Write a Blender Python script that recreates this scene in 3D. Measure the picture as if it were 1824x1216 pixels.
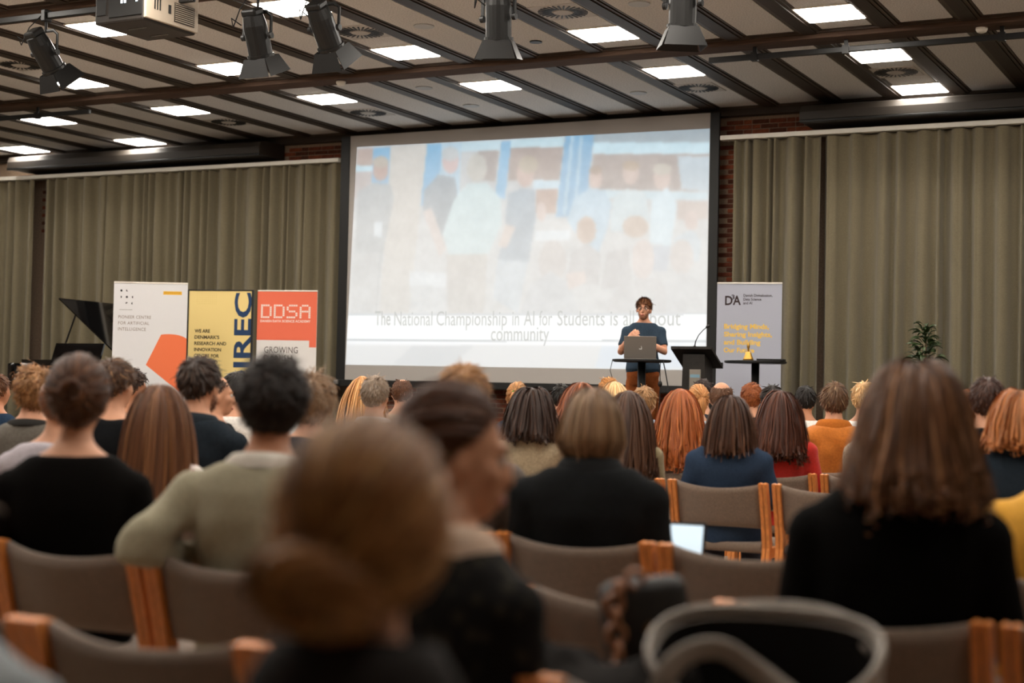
import bpy, bmesh, math, random
import numpy as np
from mathutils import Vector, Matrix, noise as mnoise

for o in list(bpy.data.objects): bpy.data.objects.remove(o)
scene = bpy.context.scene
COL = scene.collection
R = math.radians
PENDING = []          # objects are linked to the scene once everything is built

# ------------------------------------------------------------------ camera
CAM_H = 1.27
def camera():
    psi, pitch, roll = R(26.9), R(1.75), R(1.2)
    f = Vector((-math.sin(psi)*math.cos(pitch), math.cos(psi)*math.cos(pitch), math.sin(pitch)))
    r = Vector((math.cos(psi), math.sin(psi), 0)); u = r.cross(f)
    r2 = math.cos(roll)*r + math.sin(roll)*u; u2 = -math.sin(roll)*r + math.cos(roll)*u
    cd = bpy.data.cameras.new('camera'); c = bpy.data.objects.new('camera', cd); COL.objects.link(c)
    m = Matrix.Identity(4)
    for i in range(3): m[i][0] = r2[i]; m[i][1] = u2[i]; m[i][2] = -f[i]
    m.translation = Vector((0, 0, CAM_H)); c.matrix_world = m
    cd.sensor_width = 36; cd.lens = 2770/1824*36; cd.clip_start = .05; cd.clip_end = 200
    cd.dof.use_dof = True; cd.dof.focus_distance = 13.5; cd.dof.aperture_fstop = 1.9
    scene.camera = c
camera()
# ------------------------------------------------------------------ world, exposure
w = bpy.data.worlds.new('world'); scene.world = w; w.use_nodes = True
w.node_tree.nodes['Background'].inputs[0].default_value = (.9, .8, .7, 1)
w.node_tree.nodes['Background'].inputs[1].default_value = 0.02
vs = scene.view_settings
vs.view_transform = 'Standard'; vs.look = 'None'; vs.gamma = 1; vs.use_curve_mapping = False
vs.exposure = 1.12
LAMP = 17.0          # strength of the ceiling light diffusers
LAMP_COL = (1.0, .935, .845)
BEAM = .95           # light thrown on the screen by the projector

# ------------------------------------------------------------------ materials
def lin(c):
    c = c/255.
    return c/12.92 if c <= .04045 else ((c+.055)/1.055)**2.4
def L3(rgb): return tuple(lin(c) for c in rgb)
MATS = {}
def mat(name, rgb, rough=.8, spec=.3, var=0., scale=30., bump=0., bscale=None, metal=0., sheen=0., stretch=None, alpha_noise=None, coat=0.):
    if name in MATS: return MATS[name]
    m = bpy.data.materials.new(name); m.use_nodes = True
    nt = m.node_tree; b = nt.nodes['Principled BSDF']
    c = L3(rgb)
    b.inputs['Base Color'].default_value = (*c, 1); b.inputs['Roughness'].default_value = rough
    b.inputs['Specular IOR Level'].default_value = spec; b.inputs['Metallic'].default_value = metal
    if sheen: b.inputs['Sheen Weight'].default_value = sheen; b.inputs['Sheen Roughness'].default_value = .6
    if coat: b.inputs['Coat Weight'].default_value = coat
    if var or bump:
        tc = nt.nodes.new('ShaderNodeTexCoord'); src = tc.outputs['Object']
        if stretch:
            mp = nt.nodes.new('ShaderNodeMapping'); mp.inputs['Scale'].default_value = stretch
            nt.links.new(src, mp.inputs[0]); src = mp.outputs[0]
    if var:
        n = nt.nodes.new('ShaderNodeTexNoise'); n.inputs['Scale'].default_value = scale; n.inputs['Detail'].default_value = 5
        nt.links.new(src, n.inputs['Vector'])
        rp = nt.nodes.new('ShaderNodeValToRGB')
        lo = [x*(1-var) for x in c]; hi = [min(1, x*(1+var)) for x in c]
        rp.color_ramp.elements[0].color = (*lo, 1); rp.color_ramp.elements[1].color = (*hi, 1)
        rp.color_ramp.elements[0].position = .3; rp.color_ramp.elements[1].position = .7
        nt.links.new(n.outputs[0], rp.inputs[0]); nt.links.new(rp.outputs[0], b.inputs['Base Color'])
    if bump:
        n2 = nt.nodes.new('ShaderNodeTexNoise'); n2.inputs['Scale'].default_value = bscale or scale*4; n2.inputs['Detail'].default_value = 3
        nt.links.new(src, n2.inputs['Vector'])
        bp = nt.nodes.new('ShaderNodeBump'); bp.inputs['Strength'].default_value = bump; bp.inputs['Distance'].default_value = .01
        nt.links.new(n2.outputs[0], bp.inputs['Height']); nt.links.new(bp.outputs[0], b.inputs['Normal'])
    MATS[name] = m; return m
def emit(name, rgb, strength):
    m = bpy.data.materials.new(name); m.use_nodes = True; nt = m.node_tree
    b = nt.nodes['Principled BSDF']; b.inputs['Base Color'].default_value = (.8, .8, .8, 1)
    b.inputs['Emission Color'].default_value = (*rgb, 1); b.inputs['Emission Strength'].default_value = strength
    return m
M_panel = mat('wood_wool_panel', (220, 217, 213), .95, .1, .22, 60, .5, 160)
M_joist = mat('dark_stained_wood', (56, 46, 38), .55, .3, .25, 8, 0, stretch=(6, .6, 6))
M_frame = mat('panel_frame_wood', (78, 66, 56), .5, .35, .2, 8)
M_beam = mat('brown_beam_wood', (86, 68, 57), .85, .15, .25, 6, .1, stretch=(.5, 6, 6))
M_dark = mat('dark_void', (24, 21, 18), .9, .1)
M_brick = [mat('brick_%s' % n, c, .9, .15, .25, 25, .4) for n, c in (('red', (138, 74, 50)), ('brown', (116, 62, 44)), ('dark', (94, 54, 40)))]
M_mortar = mat('mortar', (150, 128, 108), .95, .1, .2, 40)
M_plaster = mat('painted_wall', (120, 108, 95), .9, .2)
M_bounce_floor = mat('pale_bounce_floor', (158, 142, 126), .55, .3, .2, 6, stretch=(1, 12, 1))  # unseen floor, its pale boards made up to bounce light onto the ceiling
M_stage = mat('stage_boards', (52, 42, 34), .6, .3, .2, 12)
M_curtain = mat('olive_curtain', (118, 108, 85), .95, .08, .15, 90, .25, 300, sheen=.25)
M_white = mat('white_paint', (232, 226, 214), .55, .4)
M_black = mat('black_plastic', (22, 21, 20), .5, .4)
M_blackmetal = mat('black_metal', (26, 25, 24), .45, .5, metal=.3)
M_gloss = mat('piano_lacquer', (8, 8, 9), .06, .6, coat=.6)
M_steel = mat('steel', (170, 168, 165), .35, .5, metal=.9)
M_brass = mat('brass', (206, 160, 78), .3, .5, metal=.85)
M_wood = mat('oiled_beech', (210, 130, 66), .42, .4, .28, 10, .05, stretch=(14, 14, .8))
M_uphol = mat('grey_brown_wool', (124, 104, 88), .98, .1, .38, 220, .6, 420, sheen=.3)
M_lamp = emit('lamp_diffuser', LAMP_COL, LAMP)

# ------------------------------------------------------------------ mesh helpers
class MB:
    def __init__(s): s.v = []; s.f = []; s.mi = []
    def add(s, v, f, mi=0):
        o = len(s.v); s.v.extend([tuple(map(float, p)) for p in v]); s.f.extend([tuple(i+o for i in q) for q in f]); s.mi.extend([mi]*len(f)); return s
    def box(s, x0, x1, y0, y1, z0, z1, mi=0, M=None):
        v = [Vector(p) for p in ((x0,y0,z0),(x1,y0,z0),(x1,y1,z0),(x0,y1,z0),(x0,y0,z1),(x1,y0,z1),(x1,y1,z1),(x0,y1,z1))]
        if M: v = [M @ p for p in v]
        return s.add(v, [(0,3,2,1),(4,5,6,7),(0,1,5,4),(1,2,6,5),(2,3,7,6),(3,0,4,7)], mi)
    def bbox(s, x0, x1, y0, y1, z0, z1, b, mi=0, M=None):
        """box with chamfered edges"""
        bm = bmesh.new(); bmesh.ops.create_cube(bm, size=1)
        for v in bm.verts: v.co = Vector(((x0+x1)/2+v.co.x*(x1-x0), (y0+y1)/2+v.co.y*(y1-y0), (z0+z1)/2+v.co.z*(z1-z0)))
        bmesh.ops.bevel(bm, geom=bm.edges[:], offset=b, segments=2, affect='EDGES', profile=.5)
        if M: bmesh.ops.transform(bm, matrix=M, verts=bm.verts)
        bm.verts.index_update()
        s.add([v.co for v in bm.verts], [[v.index for v in f.verts] for f in bm.faces], mi); bm.free(); return s
    def tube(s, pts, rad, n=10, mi=0, cap=True, flat=None):
        """tube through pts; rad: number, list, or list of (r1, r2) with r1 along `flat` reference axis"""
        pts = [Vector(p) for p in pts]; k = len(pts)
        if not isinstance(rad, (list, tuple)): rad = [rad]*k
        rings = []; prev = None
        for i, p in enumerate(pts):
            t = (pts[min(i+1, k-1)]-pts[max(i-1, 0)]).normalized()
            ref = Vector(flat) if flat is not None else (prev if prev is not None else (Vector((1, 0, 0)) if abs(t.x) < .9 else Vector((0, 1, 0))))
            a = (ref - t*ref.dot(t))
            if a.length < 1e-5: a = t.orthogonal()
            a.normalize(); b = t.cross(a); prev = a
            r = rad[i]; r1, r2 = (r if isinstance(r, (list, tuple)) else (r, r))
            rings.append([p + a*(r1*math.cos(2*math.pi*j/n)) + b*(r2*math.sin(2*math.pi*j/n)) for j in range(n)])
        v = [q for rr in rings for q in rr]; f = []
        for i in range(k-1):
            for j in range(n): f.append((i*n+j, i*n+(j+1) % n, (i+1)*n+(j+1) % n, (i+1)*n+j))
        if cap: f.append(tuple(range(n-1, -1, -1))); f.append(tuple((k-1)*n+j for j in range(n)))
        return s.add(v, f, mi)
    def ell(s, c, r, M=None, nu=14, nv=9, mi=0):
        v = []; f = []
        for i in range(nv+1):
            th = math.pi*i/nv
            for j in range(nu):
                ph = 2*math.pi*j/nu
                p = Vector((r[0]*math.sin(th)*math.cos(ph), r[1]*math.sin(th)*math.sin(ph), r[2]*math.cos(th)))
                if M: p = M @ p
                v.append(p+Vector(c))
        for i in range(nv):
            for j in range(nu):
                f.append((i*nu+j, (i+1)*nu+j, (i+1)*nu+(j+1) % nu, i*nu+(j+1) % nu))
        return s.add(v, f, mi)
    def disc(s, c, r, n=20, ax=Vector((0, 0, 1)), th=.005, mi=0):
        c = Vector(c); ax = Vector(ax).normalized()
        return s.tube([c-ax*th/2, c+ax*th/2], r, n, mi)
    def prism(s, poly, z0, z1, mi=0, M=None):
        n = len(poly); v = [Vector((x, y, z0)) for x, y in poly]+[Vector((x, y, z1)) for x, y in poly]
        if M: v = [M @ p for p in v]
        f = [tuple(range(n-1, -1, -1)), tuple(range(n, 2*n))]+[(i, (i+1) % n, n+(i+1) % n, n+i) for i in range(n)]
        return s.add(v, f, mi)
    def loft(s, secs, n=24, mi=0, p=2.3):
        """sections (z, cx, cy, rx, ry), superelliptic"""
        v = []; f = []
        for (z, cx, cy, rx, ry) in secs:
            for j in range(n):
                a = 2*math.pi*j/n; c, q = math.cos(a), math.sin(a)
                v.append((cx+rx*math.copysign(abs(c)**(2/p), c), cy+ry*math.copysign(abs(q)**(2/p), q), z))
        k = len(secs)
        for i in range(k-1):
            for j in range(n): f.append((i*n+j, i*n+(j+1) % n, (i+1)*n+(j+1) % n, (i+1)*n+j))
        f.append(tuple(range(n-1, -1, -1))); f.append(tuple((k-1)*n+j for j in range(n)))
        return s.add(v, f, mi)
    def mesh(s, name, smooth=False):
        me = bpy.data.meshes.new(name); me.from_pydata(s.v, [], s.f)
        if any(s.mi): me.polygons.foreach_set('material_index', s.mi)
        if smooth: me.polygons.foreach_set('use_smooth', [True]*len(s.f))
        me.update(); return me
def link(name, me, mats=None, parent=None, loc=None, rz=None, label=None, cat=None, group=None, kind=None):
    o = bpy.data.objects.new(name, me); PENDING.append(o)
    if mats is not None and me is not None and not len(me.materials):
        for m in (mats if isinstance(mats, (list, tuple)) else [mats]): me.materials.append(m)
    if parent is not None: o.parent = parent
    if loc is not None: o.location = loc
    if rz is not None: o.rotation_euler = (0, 0, rz)
    if label: o['label'] = label
    if cat: o['category'] = cat
    if group: o['group'] = group
    if kind: o['kind'] = kind
    return o
def empty(name, loc, rz=0, label=None, cat=None, group=None):
    o = link(name, None, None, None, loc, rz, label, cat, group); o.empty_display_size = .1; return o
def copy_tree(o, parent=None):
    c = o.copy(); PENDING.append(c); c.parent = parent
    for ch in list(o.children): copy_tree(ch, c)
    return c
def struct(name, me, m, parent=None): return link(name, me, m, parent, kind=None if parent else 'structure')
def evalmesh(me, mods):
    t = bpy.data.objects.new('tmp', me); COL.objects.link(t)
    for ty, kw in mods:
        md = t.modifiers.new(ty, ty)
        for k, v in kw.items(): setattr(md, k, v)
    dg = bpy.context.evaluated_depsgraph_get(); dg.update()
    r = bpy.data.meshes.new_from_object(t.evaluated_get(dg))
    bpy.data.objects.remove(t); bpy.data.meshes.remove(me); return r
def text_mesh(s, size, bold=0., space=1., align='LEFT', extrude=.0, lspace=1.):
    c = bpy.data.curves.new('text', 'FONT'); c.body = s; c.size = size; c.offset = bold; c.space_character = space
    c.align_x = align; c.extrude = extrude; c.space_line = lspace; c.resolution_u = 3
    t = bpy.data.objects.new('tmp', c); COL.objects.link(t)
    dg = bpy.context.evaluated_depsgraph_get(); dg.update()
    me = bpy.data.meshes.new_from_object(t.evaluated_get(dg)); bpy.data.objects.remove(t); bpy.data.curves.remove(c)
    return me
rnd = random.Random(7)

# ------------------------------------------------------------------ room shell
XL, XR, YB, YW, ZC = -22., 4.5, -4.5, 19.95, 5.1
ZTOP = 5.3
struct('floor', MB().box(XL, XR, YB, YW, -.1, 0).mesh('floor'), M_bounce_floor)
wall_back = struct('wall_back', MB().box(XL, XR, YW, YW+.2, 0, ZTOP).mesh('wall_back'), M_mortar)
struct('wall_left', MB().box(XL-.2, XL, YB, YW, 0, ZTOP).mesh('wall_left'), M_plaster)
struct('wall_right', MB().box(XR, XR+.2, YB, YW, 0, ZTOP).mesh('wall_right'), M_plaster)
struct('wall_rear', MB().box(XL, XR, YB-.2, YB, 0, ZTOP).mesh('wall_rear'), M_plaster)
ceiling = struct('ceiling', MB().box(XL, XR, YB, YW, ZTOP, ZTOP+.1).mesh('ceiling'), M_dark)
stage = struct('floor_stage', MB().bbox(XL+.3, XR-.5, 14.3, YW, 0, .5, .02).mesh('floor_stage'), M_stage)
# bricks where the wall shows: beside and under the screen and above the curtain rails
BL, BH, BJ = .228, .054, .012
brick_me = [MB().bbox(-BL/2, BL/2, -.012, .02, -BH/2, BH/2, .003).mesh('brick') for _ in M_brick]
half_me = [MB().bbox(-.054, .054, -.012, .02, -BH/2, BH/2, .003).mesh('brick') for _ in M_brick]
for a in (brick_me, half_me):
    for me, m in zip(a, M_brick): me.materials.append(m)
def brick_area(x0, x1, z0, z1):
    n = 0
    k0 = int(z0/(BH+BJ)); k1 = int(z1/(BH+BJ))
    for k in range(k0, k1):
        z = (k+.5)*(BH+BJ); x = x0 + (0 if k % 2 else -.12)
        j = 0
        while x < x1:
            half = (j % 3 == 2); w_ = .108 if half else BL
            q = rnd.randrange(3)
            if x+w_/2 > x0 and x + w_*.5 < x1:
                b = link('brick', (half_me if half else brick_me)[q], None, wall_back, (x+w_/2, YW+rnd.uniform(-.002, .002), z)); n += 1
            x += w_+BJ; j += 1
    return n
def brick_rest(x0, x1, z0, z1):
    b = MB()
    for k in range(int(z0/(BH+BJ)), int(z1/(BH+BJ))):
        z = (k+.5)*(BH+BJ); x = x0 + (0 if k % 2 else -.12); j = 0
        while x < x1:
            w_ = .108 if j % 3 == 2 else BL
            if x+w_/2 > x0 and x+w_*.5 < x1: b.box(x, x+w_, YW-.012, YW+.02, z-BH/2, z+BH/2, rnd.randrange(3))
            x += w_+BJ; j += 1
    link('bricks', b.mesh('bricks'), M_brick, wall_back, kind='stuff')
brick_rest(-12.75, -6.62, .5, .95)
nb = brick_area(-12.75, -7.6, .95, 1.36) + brick_area(-7.02, -6.62, 2.35, 4.62) + brick_area(-7.05, -5.45, 4.70, 5.0) + brick_area(-14.2, -12.8, 4.74, 5.0) + brick_area(-19.15, -18.75, 3.7, 4.6)

# ceiling: joists along the room, framed wood-wool panels between them
RX0, RP = -3.81, .822
XS = [RX0 + RP*k for k in range(8, -23, -1)]
BEAMS = [16.11, 12.05, 7.98, 3.91, -.16]
jb = MB().box(-.075, .075, 0, 1, 0, .2)
joist_me = jb.mesh('joist'); joist_me.materials.append(M_joist)
bays = [(16.28, 19.82), (12.22, 15.94), (8.15, 11.88), (4.08, 7.81), (.01, 3.74), (-4.4, -.33)]
for (y0, y1) in bays:
    for i, x in enumerate(XS):
        j = link('joist', joist_me, None, ceiling, (x, y0-.1, 5.075)); j.scale = (1, y1-y0+.2, 1)
pw = RP-.15
for bi, (y0, y1) in enumerate(bays):
    L = y1-y0
    pm = MB().box(-pw/2+.075, pw/2-.075, .09, L-.09, 0, .03).mesh('ceiling_panel'); pm.materials.append(M_panel)
    fr = MB()
    for s in (-1, 1):
        fr.box(s*(pw/2-.018)-.018, s*(pw/2-.018)+.018, 0, L, -.012, .03); fr.box(s*(pw/2-.055)-.012, s*(pw/2-.055)+.012, .04, L-.04, .0, .03)
    for y in (.018, L-.018): fr.box(-pw/2, pw/2, y-.018, y+.018, -.02, .03)
    for y in (.06, L-.06): fr.box(-pw/2+.04, pw/2-.04, y-.012, y+.012, 0, .03)
    fm = fr.mesh('panel_frame'); fm.materials.append(M_frame)
    for i in range(len(XS)-1):
        xc = XS[i]+RP/2*-1
        if xc < XL+.3: continue
        p = link('ceiling_panel', pm, None, ceiling, (xc, y0, ZC)); link('panel_frame', fm, None, p)
for k, y in enumerate(BEAMS):
    struct('trim_%d' % (k+1), MB().bbox(XL, XR, y-.165, y+.165, 5.03, 5.28, .012).mesh('beam'), M_beam)
struct('trim_6', MB().box(XL, XR, 19.8, YW, 4.99, 5.28).mesh('wall_plate'), M_joist)

# ceiling lights
def make_light(x, y, label):
    t = empty('ceiling_light', (x, y, ZC-.005), 0, label, 'ceiling light', 'square ceiling lights')
    link('diffuser', lamp_me, None, t); link('frame', lampf_me, None, t)
lamp_me = MB().bbox(-.285, .285, -.29, .29, -.012, .02, .004).mesh('diffuser'); lamp_me.materials.append(M_lamp)
lf = MB()
for s in (-1, 1):
    lf.box(s*.295-.012, s*.295+.012, -.31, .31, -.006, .02); lf.box(-.283, .283, s*.3-.01, s*.3+.01, -.006, .02)
lampf_me = lf.mesh('frame'); lampf_me.materials.append(M_white)
LX = [-4.22-2.466*k for k in range(-2, 7)]
VIEW_LIGHTS = {
 (1, 17.3): 'square ceiling light above the right curtain, nearest the hanging rail',
 (2, 17.3): 'square ceiling light directly in front of the right end of the screen top',
 (3, 17.3): 'square ceiling light in front of the screen middle, past the brown beam',
 (4, 17.3): 'square ceiling light just past the beam, above the left end of the screen',
 (5, 17.3): 'square ceiling light past the beam, left of the one above the screen corner',
 (6, 17.3): 'square ceiling light beneath the short left hanging rail',
 (1, 19.35): 'square ceiling light closest to the right dark duct',
 (6, 19.35): 'square ceiling light close to the left dark duct, right of the corner one',
 (7, 19.35): 'square ceiling light in the far left corner by the duct',
 (1, 15.2): 'square ceiling light at upper right, in front of the brown beam',
 (2, 15.2): 'square ceiling light before the beam between the two right spotlights',
 (3, 15.2): 'square ceiling light before the beam with a swirl vent behind it',
 (4, 15.2): 'square ceiling light partly behind the second spotlight from the left',
 (5, 15.2): 'square ceiling light partly behind the leftmost spotlight',
 (3, 12.95): 'square ceiling light cut by the top edge behind the third spotlight',
 (4, 12.95): 'square ceiling light mostly hidden behind the projector'}
lights = []
for k in range(-1, 8):
    x = -4.22-2.466*(k-1)
    for y in (19.35, 17.3, 15.2, 12.95, 10.6, 8.6, 6.5, 4.6, 2.2):
        if y == 19.35 and k not in (1, 6, 7): continue
        if x < XL+.5 or x > XR-.4: continue
        if y < 9 and k > 5: continue
        if y in (15.2, 17.3, 12.95) and (k, y) not in VIEW_LIGHTS and not (k <= 0 or k == 7 or y == 12.95): continue
        make_light(x, y, VIEW_LIGHTS.get((k, y), 'square ceiling light out of view towards the back of the hall'))
# swirl air vents
def make_vent(x, y, label):
    t = empty('swirl_air_vent', (x, y, ZC-.002), 0, label, 'air vent', 'swirl air vents in the ceiling')
    link('plate', vent_plate, None, t); link('hub', vent_hub, None, t)
    for k in range(28): link('slot', vent_slot, None, t, (0, 0, -.006), 2*math.pi*k/28)
vent_plate = MB().bbox(-.27, .27, -.29, .29, -.004, .02, .002).mesh('plate'); vent_plate.materials.append(mat('vent_white', (190, 184, 176), .6, .3))
vent_hub = MB().disc((0, 0, -.008), .1, 24, th=.012).mesh('hub'); vent_hub.materials.append(MATS['vent_white'])
sl = MB().box(.115, .255, -.009, .009, -.004, .004, M=Matrix.Rotation(.25, 4, 'Z')); vent_slot = sl.mesh('slot'); vent_slot.materials.append(M_black)
VL = [(-6.68, 14.15, 'swirl air vent with black slots behind the middle spotlight'), (-9.1, 14.15, 'swirl air vent beside the third spotlight from the left'),
 (-11.67, 18.4, 'swirl air vent past the beam above the screen left corner'), (-14.05, 18.35, 'swirl air vent past the beam above the left curtain'),
 (-6.76, 18.35, 'swirl air vent above the top right corner of the screen'), (-4.27, 18.27, 'swirl air vent between the two right-hand square lights'),
 (-13.96, 14.1, 'swirl air vent at the left edge behind the leftmost spotlight')]
for v in VL: make_vent(*v)
# loudspeaker discs, downlight, smoke detectors
dm = MB().disc((0, 0, 0), .11, 24, th=.012).mesh('disc'); dm.materials.append(mat('pale_grille', (196, 200, 202), .7, .3))
for x, y, l in ((-8.31, 14.16, 'pale round ceiling loudspeaker right of the third spotlight'), (-7.53, 14.15, 'pale round ceiling loudspeaker behind the middle spotlight'),
                (-5.84, 14.13, 'pale round ceiling loudspeaker at the top edge left of the right spotlight'), (-10.05, 18.43, 'faint round ceiling loudspeaker above the screen middle'),
                (-7.59, 18.39, 'faint round ceiling loudspeaker above the screen right half'), (-10.02, 17.11, 'faint round ceiling loudspeaker just past the brown beam')):
    link('ceiling_loudspeaker', dm, None, None, (x, y, ZC-.006), 0, l, 'loudspeaker', 'round ceiling loudspeakers')
link('recessed_downlight', MB().disc((0, 0, 0), .07, 20, th=.012).mesh('recessed_downlight'), M_black, None, (-7.53, 15.27, ZC-.006), 0, 'small dark round downlight opening beside the middle spotlight', 'downlight')
for x, y, l in ((-10.62, 16.1, 'small pale smoke detector under the brown beam, above the screen'), (-2.9, 16.1, 'small pale smoke detector under the brown beam at far right')):
    d = MB().tube([(0, 0, 0), (0, 0, -.02), (0, 0, -.045), (0, 0, -.055)], [.06, .06, .045, .02], 18)
    link('smoke_detector', d.mesh('smoke_detector'), M_white, None, (x, y, 5.03), 0, l, 'smoke detector', 'smoke detectors under the beam')
# hanging rails under the beam
def rail(x0, x1, y, z, label, hooks):
    t = empty('hanging_rail', ((x0+x1)/2, y, z), 0, label, 'rail', 'hanging equipment rails')
    link('bar', MB().bbox(x0-(x0+x1)/2, x1-(x0+x1)/2, -.025, .025, -.03, .03, .006).mesh('bar'), M_blackmetal, t)
    for h in hooks:
        b = MB().box(-.02, .02, -.008, .008, .02, 5.06-z, 0).box(-.035, .035, -.035, .035, -.045, .045)
        link('bracket', b.mesh('bracket'), M_blackmetal, t, (h-(x0+x1)/2, 0, 0))
rail(-5.81, 4., 16.1, 4.92, 'long black rail hanging under the beam at right', (-5.29, -4.29, -2.7, -1.4, 1.))
rail(-21., -14.66, 16.1, 4.91, 'short black rail hanging under the beam at left', (-15.6, -16.9, -18.5))
rail(-14.5, -9.2, 11.45, 4.84, 'black lighting rail carrying the projector and leftmost spotlight', (-14, -12., -9.6))
rail(-9., 3.5, 11.45, 4.84, 'black lighting rail carrying the four right-hand spotlights', (-8.2, -6.5, -5, -2))

# curtain rails, ducts, curtains
def crail(x0, x1, label):
    link('curtain_rail', MB().bbox(x0, x1, 19.5, 19.62, 4.62, 4.68, .006).box(x0, x1, 19.62, YW-.02, 4.655, 4.675).mesh('curtain_rail'), M_white, None, None, None, label, 'curtain rail', 'white curtain rails')
crail(-21.9, -12.88, 'long white curtain rail left of the screen')
crail(-6.87, 4.2, 'long white curtain rail right of the screen')
def duct(x0, x1, label):
    t = empty('air_duct', ((x0+x1)/2, 19.55, 4.86), 0, label, 'air duct', 'dark ducts above the curtains')
    h = (x1-x0)/2
    sec = [(-.30, -.08), (-.30, .02), (-.25, .10), (-.12, .13), (.36, .13), (.36, -.1), (-.2, -.1)]
    b = MB(); n = len(sec)
    for x in (-h, h): pass
    v = [(-h, y, z) for y, z in sec]+[(h, y, z) for y, z in sec]
    b.add(v, [tuple(range(n)), tuple(range(2*n-1, n-1, -1))]+[((i+1) % n, i, n+i, n+(i+1) % n) for i in range(n)])
    link('casing', b.mesh('casing'), mat('duct_black', (48, 42, 36), .55, .35), t)
    link('lower_lip', MB().bbox(-h, h, -.31, -.25, -.115, -.085, .006).mesh('lower_lip'), M_blackmetal, t)
duct(-19.3, -14.15, 'dark air duct above the left curtain')
duct(-5.72, 4.1, 'dark air duct above the right curtain')
def curtain(x0, x1, seed, label, amp=.135):
    r = random.Random(seed); n = int((x1-x0)/.012); xs = np.linspace(x0, x1, n)
    # pleats of uneven width: random phase speed
    ph = np.zeros(n); sp = 0.; k = 0
    anchors = [x0]
    while anchors[-1] < x1: anchors.append(anchors[-1]+r.choice([.035, .05, .07, .09, .12, .16, .2]))
    phv = np.interp(xs, anchors, np.arange(len(anchors))*math.pi)
    am = np.interp(xs, anchors, [r.uniform(.3, 1.) for _ in anchors])*amp
    off = np.array([mnoise.noise(Vector((x*1.3, seed, 0))) for x in xs])*.03
    zs = np.linspace(4.612, .52, 15)
    V = []; top = .35
    for i, z in enumerate(zs):
        t = i/14.; a = am*(.72+.35*t); shift = .012*np.sin(xs*3+seed+t*2)*t
        wav = np.cos(phv + .25*t*np.sin(xs*2.1+seed))
        wav = np.sign(wav)*np.abs(wav)**.6
        y = 19.60 + a*wav + off*(.4+t)
        V.append(np.stack([xs+shift, y, np.full(n, z)], -1))
    V = np.concatenate(V); F = []
    for i in range(14):
        for j in range(n-1): F.append((i*n+j, (i+1)*n+j, (i+1)*n+j+1, i*n+j+1))
    b = MB(); b.v = [tuple(p) for p in V.tolist()]; b.f = F; b.mi = [0]*len(F)
    return link('curtain', b.mesh('curtain', True), M_curtain, None, None, None, label, 'curtain', 'olive pleated curtains')
curtain(-21.9, -18.98, 3, 'olive pleated curtain at the far left, beyond the brick gap')
curtain(-18.80, -12.9, 5, 'wide olive pleated curtain between brick gap and screen')
curtain(-6.72, -5.52, 8, 'narrow olive pleated curtain right beside the screen')
curtain(-5.5, 4.2, 11, 'wide olive pleated curtain at right, behind the plant')

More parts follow.
